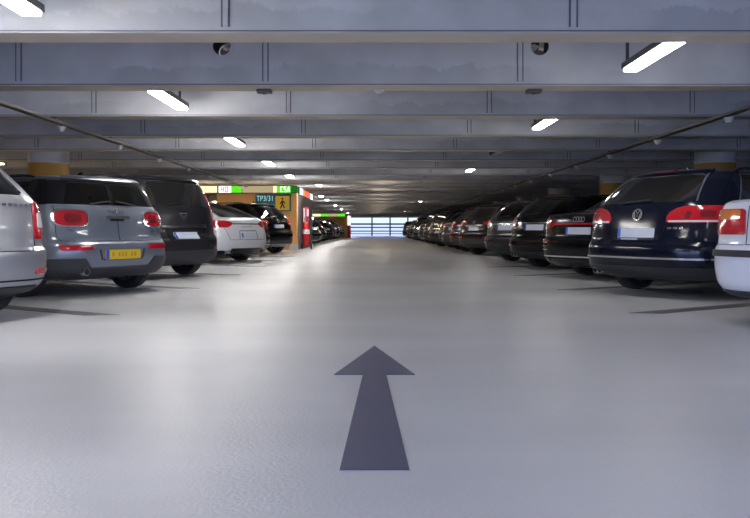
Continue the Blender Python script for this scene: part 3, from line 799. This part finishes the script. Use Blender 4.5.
# ------------------------------------------------------------------ place cars
A = math.radians(30)
def place(root, X, Y, side, front_out=False, L=4.6, turn=0.):
    root.location = (X, Y, 0)
    rz = (PI-A) if side == 'L' else A
    rz += turn
    if front_out:
        h = Vector((math.cos(rz), math.sin(rz), 0)); root.location = Vector((X, Y, 0))+h*L; rz += PI
    root.rotation_euler = (0, 0, rz)

def recolor(root, pname, old):
    for ch in root.children_recursive:
        if ch.type != 'MESH': continue
        for sl in ch.material_slots:
            if sl.material and sl.material.name == old:
                sl.link = 'OBJECT'; sl.material = M[pname]

GL, GR = 'cars in the row on the lift lobby side', 'cars in the row opposite the lift lobby'
club = make_clubman(); place(club.root, -3.03, 8.8, 'L')
tag(club.root, 'grey hatchback with barn doors and yellow number plate', 'car', GL)
mpv = make_mpv(); place(mpv.root, -3.0, 11.75, 'L')
tag(mpv.root, 'charcoal people carrier with chrome shield emblem, beyond the grey yellow-plated hatchback', 'car', GL)
fast = make_fastback(); place(fast.root, -3.0, 17.5, 'L')
tag(fast.root, 'white fastback with a dark sloping rear window', 'car', GL)
suv = make_suv(); place(suv.root, -3.0, 23.4, 'L')
tag(suv.root, 'black SUV with grey skid plate in front of the ochre lift lobby', 'car', GL)
silv = make_estate_silver(); place(silv.root, -3.22, 5.75, 'L')
tag(silv.root, 'silver estate car cut off by the picture edge', 'car', GL)
navy = make_estate_navy(); place(navy.root, 3.0, 8.51, 'R')
tag(navy.root, 'dark navy estate car with chrome bumper strip and round emblem', 'car', GR)
sal = make_saloon_black(); place(sal.root, 3.14, 11.41, 'R')
tag(sal.root, 'black saloon with four-ring emblem and full-width light bar', 'car', GR)
bmw = make_saloon_white(); place(bmw.root, 3.22, 5.50, 'R')
tag(bmw.root, 'white saloon with amber and red tail light, cut by the picture edge', 'car', GR)
est = make_estate_dark(); place(est.root, 3.07, 14.31, 'R')
tag(est.root, 'black estate parked just beyond the black four-ring saloon', 'car', GR)
cro = make_crossover(); place(cro.root, 2.95, 22.2, 'R')
tag(cro.root, 'dark brown crossover with ringed lamps after a free bay', 'car', GR)

OLD = {id(est): 'paint_black', id(cro): 'paint_brown', id(suv): 'paint_black', id(club): 'paint_grey', id(mpv): 'paint_charcoal', id(sal): 'paint_black', id(fast): 'paint_white', id(silv): 'paint_silver', id(navy): 'paint_navy'}
def more(src, X, Y, side, col, label, front_out=False):
    r = copy_tree(src.root); recolor(r, col, OLD[id(src)]); place(r, X, Y, side, front_out)
    tag(r, label, 'car', GL if side == 'L' else GR); return r
more(sal, -3.35, 20.35, 'L', 'paint_black', 'black saloon half hidden between the white fastback and the black SUV')
more(est, 3.0, 17.2, 'R', 'paint_charcoal', 'charcoal estate, second car beyond the black four-ring saloon')
ORD = 'first second third fourth fifth sixth seventh eighth ninth tenth eleventh twelfth thirteenth fourteenth fifteenth sixteenth seventeenth eighteenth nineteenth twentieth'.split()
ORD += ['twenty-'+o for o in ORD[:9]]+['thirtieth']+['thirty-'+o for o in ORD[:9]]
kinds = [(cro, 'paint_red', 'dark red crossover'), (est, 'paint_midgrey', 'mid grey estate'), (suv, 'paint_black', 'black SUV'), (mpv, 'paint_charcoal', 'charcoal people carrier'),
         (est, 'paint_black', 'black estate'), (cro, 'paint_charcoal', 'charcoal crossover'), (suv, 'paint_midgrey', 'mid grey SUV'), (club, 'paint_teal', 'dark teal hatchback'),
         (est, 'paint_navy', 'navy estate'), (mpv, 'paint_black', 'black people carrier'), (suv, 'paint_charcoal', 'charcoal SUV'), (cro, 'paint_black', 'black crossover'),
         (est, 'paint_charcoal', 'charcoal estate'), (club, 'paint_midgrey', 'mid grey hatchback'), (suv, 'paint_navy', 'navy SUV'), (est, 'paint_teal', 'dark teal estate'), (suv, 'paint_teal', 'dark teal SUV'), (mpv, 'paint_midgrey', 'mid grey people carrier')]
for i in range(18):
    s, col, nm = kinds[i]
    more(s, 3.0+random.uniform(-.12, .2), 25.2+2.9*i, 'R', col, f'{nm} in the shaded row, {ORD[i]} car past the dark brown crossover')
seq = [4, 2, 9, 6, 12, 11, 8, 5, 2, 4, 10, 1]
for i, q in enumerate(seq):
    s, col, nm = kinds[q]
    more(s, -3.15+random.uniform(-.15, .1), 37.6+2.9*i, 'L', col, f'{nm} past the lift lobby, {ORD[i]} along that stretch of the row', front_out=(i in (0, 2, 3, 7)))
for i, q in enumerate([13, 0]):
    s, col, nm = kinds[q]
    more(s, -3.0, 80.5+2.9*i, 'L', col, f'{nm} past the second sign band, {ORD[i]} along there')

# ------------------------------------------------------------------ garage shell
XW = 13.0; Y0, Y1 = -7.0, 103.0; ZS = 3.12
bm = bmesh.new(); box(bm, -XW, XW, Y0, Y1, -.3, 0); struct(link('floor', bm, 'floor', smooth=False))
bm = bmesh.new(); box(bm, -XW, XW, Y0, Y1, ZS, ZS+.3); struct(link('ceiling', bm, 'slab', smooth=False))
bm = bmesh.new(); box(bm, -XW-.25, -XW, 3., Y1, 0, ZS); struct(link('wall_left', bm, 'wall', smooth=False))
bm = bmesh.new(); box(bm, XW, XW+.25, 3., Y1, 0, ZS); struct(link('wall_right', bm, 'wall', smooth=False))
bm = bmesh.new(); box(bm, -XW, -3.9, Y1-.25, Y1, 0, ZS); box(bm, 7.2, XW, Y1-.25, Y1, 0, ZS); struct(link('wall_far', bm, 'wall', smooth=False))
JX = [-10.3, -7.27, -4.24, -1.30, 1.735, 4.80, 7.83, 10.86]
BEAM0, BD, BT = 6.36, 2.33, .33
for k in range(-5, 42):
    y = BEAM0+BD*k
    bm = bmesh.new()
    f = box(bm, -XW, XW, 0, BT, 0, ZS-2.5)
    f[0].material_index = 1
    j = random.uniform(-.06, .06)
    for x in JX:
        x += (.22 if k == 0 else 0)*(0)
        for dx in (-.032, .032):
            box(bm, x+dx-.007, x+dx+.007, -.006, .002, .05, ZS-2.5, 2)
        box(bm, x-.022, x+.022, -.014, .002, .06, ZS-2.5, 0)
    # recessed edge line above the soffit
    box(bm, -XW, XW, -.008, .002, .012, .022, 2)
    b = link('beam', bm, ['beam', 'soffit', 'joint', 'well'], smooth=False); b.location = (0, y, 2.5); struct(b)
    if k == 1:
        c2 = bmesh.new()
        for x in (-1.82, 1.97): cyl(c2, (x, -.2, .47), (x, BT+.2, .47), .107, 32)
        cut = link('cut', c2, 'well', smooth=False); cut.location = b.location
        bpy.context.view_layer.update(); boolean(b, cut)
for nm, x in (('grey pipe end in the round beam opening on the lift lobby side', -1.80), ('grey pipe end in the round beam opening nearer the navy estate', 1.98)):
    r = empty('drain_pipe', (x, BEAM0+BD+.05, 2.5))
    bm = bmesh.new(); cyl(bm, (0, 0, .415), (0, .28, .425), .052, 24); link('pipe', bm, 'steel_grey', r)
    bm = bmesh.new(); cyl(bm, (.015, -.01, .44), (.05, .1, .55), .03, 16); link('elbow', bm, 'soffit', r)
    tag(r, nm, 'pipe', 'pipe ends in the beam openings')
for side, sx in (('left', -7.35), ('right', 7.68)):
    for k in range(13):
        y = 16.45+6.99*k
        bm = bmesh.new(); cyl(bm, (0, 0, 0), (0, 0, 2.27), .43, 40); 
        cyl(bm, (0, 0, 2.27), (0, 0, ZS), .43, 40, mi=1)
        o = link('column', bm, ['ochre', 'col_white']); o.location = (sx, y, 0); struct(o)

# stall lines and arrow
def flat(name, pts, m, h=.004):
    bm = bmesh.new(); v = [bm.verts.new((x, y, .0005)) for x, y in pts]; w = [bm.verts.new((x, y, h)) for x, y in pts]
    n = len(pts)
    for i in range(n): bm.faces.new((v[i], v[(i+1) % n], w[(i+1) % n], w[i]))
    bm.faces.new(v[::-1]); bm.faces.new(w)
    return link(name, bm, m, smooth=False)
f, h = 729., .78
def gp(px, py): Y = f*h/(py-230.); return ((px-374.5)/f*Y, Y)
ar = [gp(339, 470.5), gp(409, 470.5), gp(386, 375), gp(415.5, 375), gp(374.5, 346), gp(334, 375), gp(362.5, 375)]
yb, yh, yt = ar[0][1], ar[2][1], ar[4][1]
arrow = flat('floor_arrow', [(-.113, yb), (.113, yb), (.063, yh), (.218, yh), (0, yt), (-.218, yh), (-.063, yh)], 'floor_paint')
tag(arrow, 'dark slate arrow painted on the pale grey lane floor', 'arrow marking')
def stall(x, y, side, length=4.8, w=.21):
    a = math.radians(60); sg = -1 if side == 'L' else 1
    d = (sg*math.sin(a), math.cos(a)); n = (-d[1]*sg, d[0]*sg)
    n = (math.cos(a), -sg*math.sin(a))
    q = w/math.cos(a)*.5
    # blunt end cut parallel to the lane
    p = [(x, y-.02), (x+d[0]*length, y+d[1]*length), (x+d[0]*length, y+d[1]*length-w/math.sin(a)), (x+d[0]*.35, y+d[1]*.35-w/math.sin(a))]
    return flat('stall_line', p, 'line_paint')
lefts = [(6.70, 'between the silver estate and the grey hatchback'), (9.75, 'between the grey hatchback and the charcoal people carrier'), (12.7, 'after the charcoal people carrier'), (15.6, 'before the white fastback'), (18.5, 'after the white fastback'), (21.4, 'before the black SUV by the lobby')]
for y, t in lefts:
    tag(stall(-2.33, y, 'L'), 'dark slanted bay line on the floor '+t, 'floor line', 'bay lines on the lobby side')
rights = [(6.86, 'between the white saloon and the navy estate'), (9.55, 'between the navy estate and the four-ring saloon'), (12.5, 'after the four-ring saloon'), (15.4, 'after the black estate')]
for y, t in rights:
    tag(stall(2.38, y, 'R'), 'dark slanted bay line on the floor '+t, 'floor line', 'bay lines opposite the lobby')

# ceiling strip lights
def make_light(em='lamp', ln=1.36):
    r = empty('ceiling_light', (0, 0, 0))
    bm = bmesh.new(); rbox(bm, -.095, .095, -ln/2-.03, ln/2+.03, .03, .10, .012); link('housing', bm, 'housing', r)
    bm = bmesh.new(); box(bm, -.075, .075, -ln/2, ln/2, .0, .03); link('diffuser', bm, em, r, smooth=False)
    for y in (-ln/2+.02, ln/2+.0):
        bm = bmesh.new(); box(bm, -.05, -.02, y-.012, y+.012, .06, ZS-2.53); box(bm, -.07, .02, y-.012, y+.012, .085, .115); link('hanger', bm, 'housing', r, smooth=False)
    return r
L0 = make_light(); first = True
def put(src, x, y, label, group, used=[]):
    if id(src) in used: o = copy_tree(src)
    else: o = src; used.append(id(src))
    o.location = (x, y, 2.53); tag(o, label, 'ceiling light', group); return o
n = 0
for k in (-4, -2, 0, 2, 4, 6, 8, 10, 14, 16, 20, 24, 30, 36):
    y = BEAM0+BD*(k-1)+BT+.92
    put(L0, -2.2 if k == 10 else -2.8, y, ('lit strip light in the row above the lobby side car tails, '+ORD[n]+' one seen' if k >= 0 else 'strip light on the lobby side, '+ORD[-k//2-1]+' before the ones seen'), 'strip lights over the lobby side')
    if k >= 0: n += 1
n = 0
# on the other side one fitting is dark
LD = make_light('white_plastic'); LR = make_light('lamp_soft')
for k in (-3, -1, 1, 3, 5, 7, 17, 27, 37):
    y = BEAM0+BD*(k-1)+BT+.69
    if k in (5,):
        put(LD, 2.83, y, 'unlit strip light between the lit ones over the shaded row', 'strip lights over the shaded row'); continue
    put(LR, 2.83, y, ('lit strip light over the shaded row opposite the lobby, '+ORD[n]+' one seen' if k >= 0 else 'strip light over the shaded row, '+ORD[-k//2]+' before the ones seen'), 'strip lights over the shaded row')
    if k >= 0: n += 1
LW = make_light('lamp_warm', 2.2)
for i in range(9):
    put(LW, -10.0, 11.0+BD*3*i+.45, f'warm strip light beyond the lobby side columns, {ORD[i]} along', 'warm strip lights beyond the columns')

LB = make_light('lamp_added_fill', 1.36)  # added fittings hidden by the beams, to brighten the far ceiling and lane
for i in range(11):
    o = put(LB, .3, BEAM0+BD*(8+2.*i)+BT+.95, f'added unseen strip light tucked up between beams over the lane, {ORD[i]} along', 'added fill lights tucked between the beams'); o.location.z = 2.80
for i in range(2):  # two more added fittings, out of view, to light the lobby wall
    o = put(LB, -4.3-2.*i, BEAM0+BD*8+BT+.95, f'added unseen strip light tucked between beams before the lift lobby wall, {ORD[i]} from the lane', 'added fill lights before the lobby'); o.location.z = 2.80
for i in range(5):  # added lamps hidden behind the fascia, to warm the distant ceiling
    put(LW, -6.6, 38.6+BD*3*i, f'added unseen warm strip light over the bays past the lift lobby, {ORD[i]} along', 'added warm fill lights past the lobby')
# cable rails with bay indicators
def rail(sx, ya, yb, label):
    r = empty('cable_rail', (sx, 0, 2.42))
    bm = bmesh.new(); box(bm, -.045, .045, ya, yb, 0, .012); box(bm, -.045, -.035, ya, yb, 0, .05); box(bm, .035, .045, ya, yb, 0, .05)
    link('channel', bm, 'tray', r, smooth=False)
    for k in range(-1, 41):
        y = BEAM0+BD*k+BT/2
        if ya < y < yb: bm = bmesh.new(); box(bm, -.02, .02, y-.02, y+.02, .012, .08); link('bracket', bm, 'steel_grey', r, smooth=False)
    tag(r, label, 'cable rail', 'cable rails')
rail(-4.9, 4.0, 27.9, 'long grey cable rail under the beams, ending at the lift lobby front')
rail(-4.9, 35.6, 73.0, 'grey cable rail under the beams beyond the lift lobby')
rail(5.1, 4.0, Y1-4, 'long grey cable rail under the beams on the side opposite the lobby')
for side, sx in (('L', -4.9), ('R', 5.1)):
    where = 'lobby side' if side == 'L' else 'shaded side opposite the lobby'
    wshort = 'lobby side' if side == 'L' else 'shaded side'
    d0 = None
    for k in range(32):
        y = (11.43+2.58*k) if side == 'L' else (10.5+2.64*k)
        if side == 'L' and (27.5 < y < 35.8 or y > 72.5): continue
        if d0 is None:
            d = empty('bay_indicator', (0, 0, 0)); d0 = d
            bm = bmesh.new(); cyl(bm, (0, 0, -.02), (0, 0, 0), .03, 16); link('mount', bm, 'steel_grey', d)
            bm = bmesh.new(); cyl(bm, (0, 0, -.095), (0, 0, -.02), .035, 20, .072); link('sensor_dome', bm, 'white_plastic', d)
        else: d = copy_tree(d0)
        d.location = (sx, y, 2.42)
        tag(d, f'white bay indicator under the {wshort} cable rail, {ORD[k]} from its near end', 'indicator lamp', 'bay indicators on the '+where)

# small ceiling detectors on the centre beams
for px, kk, nm in ((-1.35, 1, 'grey junction box under the second beam, lobby side'), (1.95, 1, 'grey junction box under the second beam, above the saloon side')):
    r = empty('ceiling_junction_box', (px, BEAM0+BD*kk+BT-.09, 2.499)); bm = bmesh.new(); rbox(bm, -.09, .09, -.06, .08, -.04, 0, .01); link('case', bm, 'housing', r)
    bm = bmesh.new(); cyl(bm, (0, .01, -.055), (0, .01, -.04), .025, 12); link('cover', bm, 'steel_grey', r)
    tag(r, nm, 'junction box')
r = empty('smoke_detector', (.06, BEAM0+BD+BT-.06, 2.5)); bm = bmesh.new(); cyl(bm, (0, 0, -.02), (0, 0, 0), .06, 20); link('base', bm, 'white_plastic', r)
bm = bmesh.new(); cyl(bm, (0, 0, -.05), (0, 0, -.02), .03, 20, .05); link('sensor_head', bm, 'white_plastic', r)
tag(r, 'small white smoke detector under the second beam above the lane', 'smoke detector')

# ------------------------------------------------------------------ lift lobby with lit fascia
def lobby(name, X1, X0, Ya, Yb, top, label, mirror=False):
    r = empty(name, (0, 0, 0))
    bm = bmesh.new(); box(bm, X0, X1-.25, Ya, Ya+.15, 0, top-.3); link('front_wall', bm, 'ochre_wall', r, smooth=False)
    bm = bmesh.new(); box(bm, X1-.25, X1, Ya-.04, Ya+.25, .25, top-.3); link('corner_post', bm, 'ochre_wall', r, smooth=False)
    bm = bmesh.new(); box(bm, X1-.28, X1+.03, Ya-.07, Ya+.28, 0, .25); link('post_base', bm, 'slab', r, smooth=False)
    bm = bmesh.new(); box(bm, X1-.25, X1, Ya+.25, Yb, 0, top-.3); link('side_wall', bm, 'steel_grey', r, smooth=False)
    bm = bmesh.new(); box(bm, X0, X0+.15, Ya+.15, Yb, 0, top-.3); box(bm, X0, X1-.1, Yb, Yb+.15, 0, top-.3); link('rear_wall', bm, 'wall', r, smooth=False)
    bm = bmesh.new(); box(bm, X0-1.6, X1, Ya-.05, Ya+.1, top-.3, top); box(bm, X1-.15, X1, Ya+.1, Yb, top-.3, top); link('fascia', bm, 'sign_ink', r, smooth=False)
    return r
X1, Ya, Yb, T = -3.0, 28.2, 35.2, 2.5
lob = lobby('lift_lobby', X1, -6.1, Ya, Yb, T, '')
def panel(parent, x0, x1, m, nm='light_panel', y=None, z0=T-.28, z1=T-.02, d=.02):
    bm = bmesh.new(); box(bm, x0, x1, (Ya-.05-d) if y is None else y-d, (Ya-.05) if y is None else y, z0, z1); return link(nm, bm, m, parent, smooth=False)
def wx(px, Y): return (px-375)/729*Y
for a, b_, m in ((188, 218, 'f_cream'), (219.5, 232, 'f_white'), (232, 242.5, 'f_green'), (243, 274, 'f_dim'), (274, 277.5, 'f_cream'), (277.5, 291.5, 'f_green'), (291.5, 296.8, 'f_dkgreen')):
    panel(lob, wx(a, Ya), wx(b_, Ya), m)
def strokes(parent, nm, lst, m, y, w=.035, d=.006):
    bm = bmesh.new()
    for (xa, za, xb, zb) in lst:
        dx, dz = xb-xa, zb-za; l = math.hypot(dx, dz); ux, uz = dx/l, dz/l; px, pz = -uz*w/2, ux*w/2
        v = []
        for yy in (y, y-d):
            v.append([bm.verts.new((xa+px-ux*w/3, yy, za+pz-uz*w/3)), bm.verts.new((xb+px+ux*w/3, yy, zb+pz+uz*w/3)), bm.verts.new((xb-px+ux*w/3, yy, zb-pz+uz*w/3)), bm.verts.new((xa-px-ux*w/3, yy, za-pz-uz*w/3))])
        bm.faces.new(v[0]); bm.faces.new(v[1][::-1])
        for i in range(4): bm.faces.new((v[0][i], v[0][(i+1) % 4], v[1][(i+1) % 4], v[1][i]))
    return link(nm, bm, m, parent, smooth=False)
yf = Ya-.072
x = wx(222, Ya); z0, z1 = T-.24, T-.06
strokes(lob, 'lettering', [(x, z0, x, z1), (x+.09, z0, x+.09, z1), (x, (z0+z1)/2, x+.09, (z0+z1)/2), (x+.16, z0, x+.16, z1), (x+.16, z1, x+.25, z1), (x+.25, z0, x+.25, z1), (x+.16, z0, x+.25, z0)], 'f_red', yf)
x = wx(281.5, Ya)
strokes(lob, 'lettering', [(x, z0, x, z1), (x, z0, x+.07, z0), (x, z1, x+.07, z1), (x+.13, z1, x+.2, z1), (x+.13, z1, x+.13, (z0+z1)/2), (x+.13, (z0+z1)/2, x+.2, (z0+z1)/2), (x+.2, (z0+z1)/2, x+.2, z0), (x+.13, z0, x+.2, z0), (x+.26, z0, x+.30, z1), (x+.30, z1, x+.34, z0)], 'f_white', yf)
for a, b_, m in ((Ya+.1, Ya+.9, 'f_dkgreen'), (Ya+.9, Ya+2.2, 'f_white'), (Ya+2.2, Ya+2.7, 'f_green'), (Ya+2.7, Ya+5.6, 'f_red'), (Ya+5.6, Yb, 'f_white')):
    bm = bmesh.new(); box(bm, X1, X1+.02, a, b_, T-.28, T-.02); link('light_panel', bm, m, lob, smooth=False)
tag(lob, 'ochre lift lobby with lit green and white fascia band', 'lift lobby')

# direction sign with walking figure
sg = empty('direction_sign', (0, Ya-.075, 0))
sx0, sx1 = wx(256.5, Ya), wx(292, Ya)
bm = bmesh.new(); box(bm, sx0, sx1, -.04, 0, 1.50, 2.16); link('board', bm, 'sign_teal', sg, smooth=False)
ym = wx(276.5, Ya)
bm = bmesh.new(); box(bm, ym, wx(290.2, Ya), -.05, -.04, 1.55, 2.09); link('yellow_panel', bm, 'sign_yellow', sg, smooth=False)
cu = bpy.data.curves.new('lettering', 'FONT'); cu.body = 'TP3/31'; cu.size = .29; cu.extrude = .002
cu.materials.append(M['sign_text'])
tf = bpy.data.objects.new('lettering', cu); C.objects.link(tf)
tm_ = bpy.data.meshes.new_from_object(tf.evaluated_get(bpy.context.evaluated_depsgraph_get())); bpy.data.objects.remove(tf)
t = bpy.data.objects.new('lettering', tm_); C.objects.link(t); t.parent = sg; t.location = (sx0+.035, -.045, 1.90); t.rotation_euler = (PI/2, 0, 0); t.scale = (.80, 1, 1)
fx = (ym+wx(290.2, Ya))/2
strokes(sg, 'walking_figure', [(fx, 1.90, fx, 1.80), (fx, 1.80, fx-.07, 1.62), (fx, 1.80, fx+.07, 1.63), (fx, 1.90, fx-.08, 1.80), (fx, 1.90, fx+.09, 1.82)], 'sign_ink', -.05, .05)
bm = bmesh.new(); cyl(bm, (fx, -.056, 1.985), (fx, -.05, 1.985), .04, 16); link('figure_head', bm, 'sign_ink', sg)
tag(sg, 'teal and yellow sign reading TP3/31 with a walking figure', 'sign')

# red fire point on the lobby corner
fc = empty('fire_cabinet', (X1+.032, Ya+2.4, 0))
bm = bmesh.new(); rbox(bm, 0, .16, -.55, .55, 1.0, 1.75, .015); link('case', bm, 'red_paint', fc)
bm = bmesh.new(); box(bm, .16, .17, -.35, .35, 1.36, 1.66); link('lit_notice', bm, 'f_pink', fc, smooth=False)
bm = bmesh.new(); box(bm, .03, .11, -.6, -.56, 1.1, 1.68); link('side_notice', bm, 'white_plastic', fc, smooth=False)
tag(fc, 'red fire cabinet with lit pink notice on the lobby side wall', 'cabinet')
ex = empty('extinguisher_trolley', (-2.78, Ya+1.4, 0))
bm = bmesh.new(); lathe(bm, [(.001, .12), (.12, .12), (.15, .18), (.15, .95), (.12, 1.06), (.05, 1.12), (.001, 1.12)], 24, closed=False)
bmesh.ops.rotate(bm, verts=bm.verts[:], matrix=Matrix.Rotation(0, 3, 'X'))
for v in bm.verts: v.co = Vector((v.co.x, v.co.z, v.co.y))
link('cylinder', bm, 'red_paint', ex)
bm = bmesh.new(); 
bm2 = [(.152*math.cos(t), .152*math.sin(t)) for t in [-2.6+i*.2 for i in range(14)]]
for (xa, ya), (xb, yb_) in zip(bm2, bm2[1:]):
    bm.faces.new([bm.verts.new(p) for p in ((xa, ya, .62), (xb, yb_, .62), (xb, yb_, .80), (xa, ya, .80))])
bmesh.ops.remove_doubles(bm, verts=bm.verts[:], dist=1e-4); link('instruction_label', bm, 'white_plastic', ex)
for sgn in (-1, 1):
    bm = bmesh.new(); lathe(bm, [(.03, -.02), (.12, -.025), (.13, 0), (.12, .025), (.03, .02)], 20)
    o = link('wheel', bm, 'rubber', ex); o.location = (0.02+sgn*.19, .08, .13); o.rotation_euler = (0, 0, PI/2)
bm = bmesh.new(); tube(bm, [(-.1, .17, .15), (-.1, .2, 1.1), (-.1, .26, 1.25), (.1, .26, 1.25), (.1, .2, 1.1), (.1, .17, .15)], .014); link('handle_frame', bm, 'red_paint', ex)
bm = bmesh.new(); tube(bm, [(0, 0, 1.12), (.02, -.05, 1.2), (.14, -.10, 1.1), (.17, -.05, .7), (.16, 0, .4)], .014); cyl(bm, (.16, 0, .42), (.16, 0, .22), .015, 12, .04); link('hose', bm, 'rubber', ex)
tag(ex, 'red wheeled fire extinguisher standing beside the lobby corner post', 'fire extinguisher')

# second lobby far down the row
lo2 = lobby('sign_portal', -2.75, -5.6, 73.2, 77.5, 2.42, '')
for a, b_, m in ((-7.0, -5.4, 'f_cream'), (-5.4, -4.7, 'f_green'), (-4.7, -3.7, 'f_dim'), (-3.7, -2.95, 'f_green')):
    panel(lo2, a, b_, m, y=73.15, z0=2.14, z1=2.40)
tag(lo2, 'distant lobby with green lit sign band near the far daylight', 'lift lobby')
rp = empty('red_post', (-2.55, 73.2, 0))
bm = bmesh.new(); rbox(bm, -.16, .16, -.16, .16, 0, 1.25, .02); link('lower_post', bm, 'red_paint', rp)
bm = bmesh.new(); rbox(bm, -.14, .14, -.14, .14, 1.25, 2.2, .02); link('lit_head', bm, 'f_white', rp)
tag(rp, 'red and white post in front of the distant lobby', 'post')

# far daylight opening with guard rail
gr = empty('guard_rail', (0, Y1-.15, 0))
for x in (-3.8, -.35, 2.2, 4.7, 7.1):
    bm = bmesh.new(); box(bm, x-.10, x+.10, -.05, .05, 0, ZS); link('upright', bm, 'rail', gr, smooth=False)
for z, t_ in ((.25, .05), (.62, .07), (1.15, .08), (1.62, .11)):
    bm = bmesh.new(); box(bm, -3.85, 7.15, -.04, .04, z-t_, z+t_); link('rail_bar', bm, 'rail', gr, smooth=False)
tag(gr, 'dark guard rail of bars and uprights across the far daylight opening', 'railing')

# ------------------------------------------------------------------ world, camera
w = bpy.data.worlds.new('sky'); sc.world = w; w.use_nodes = True
nt = w.node_tree; bg = nt.nodes['Background']
tc = nt.nodes.new('ShaderNodeTexCoord'); sp = nt.nodes.new('ShaderNodeSeparateXYZ'); rp_ = nt.nodes.new('ShaderNodeValToRGB')
nt.links.new(tc.outputs['Generated'], sp.inputs[0]); nt.links.new(sp.outputs['Z'], rp_.inputs['Fac'])
rp_.color_ramp.elements[0].position = 0.0; rp_.color_ramp.elements[0].color = (.088, .108, .14, 1)
rp_.color_ramp.elements[1].position = .6; rp_.color_ramp.elements[1].color = (.30, .42, 1., 1)
for p_, c_ in ((.02, (.12, .14, .17, 1)), (.09, (.36, .50, 1., 1)), (.3, (.33, .47, 1., 1))):
    e_ = rp_.color_ramp.elements.new(p_); e_.color = c_
nt.links.new(rp_.outputs['Color'], bg.inputs['Color'])
bg.inputs['Strength'].default_value = 8.

cam = bpy.data.cameras.new('camera'); co = bpy.data.objects.new('camera', cam); C.objects.link(co)
co.location = (0, 0, .78); co.rotation_euler = (PI/2, 0, 0)
cam.sensor_width = 36; cam.lens = 35; cam.shift_y = -29/750; cam.shift_x = .5/750
cam.clip_end = 500
sc.camera = co
sc.view_settings.view_transform = 'Standard'; sc.view_settings.look = 'None'
sc.view_settings.gamma = 1; sc.view_settings.use_curve_mapping = False
sc.view_settings.exposure = 0.0
try:
    sc.cycles.use_denoising = True; sc.cycles.max_bounces = 8; sc.cycles.diffuse_bounces = 5; sc.cycles.glossy_bounces = 4; sc.cycles.transparent_max_bounces = 12; sc.cycles.sample_clamp_indirect = 8
except Exception: pass
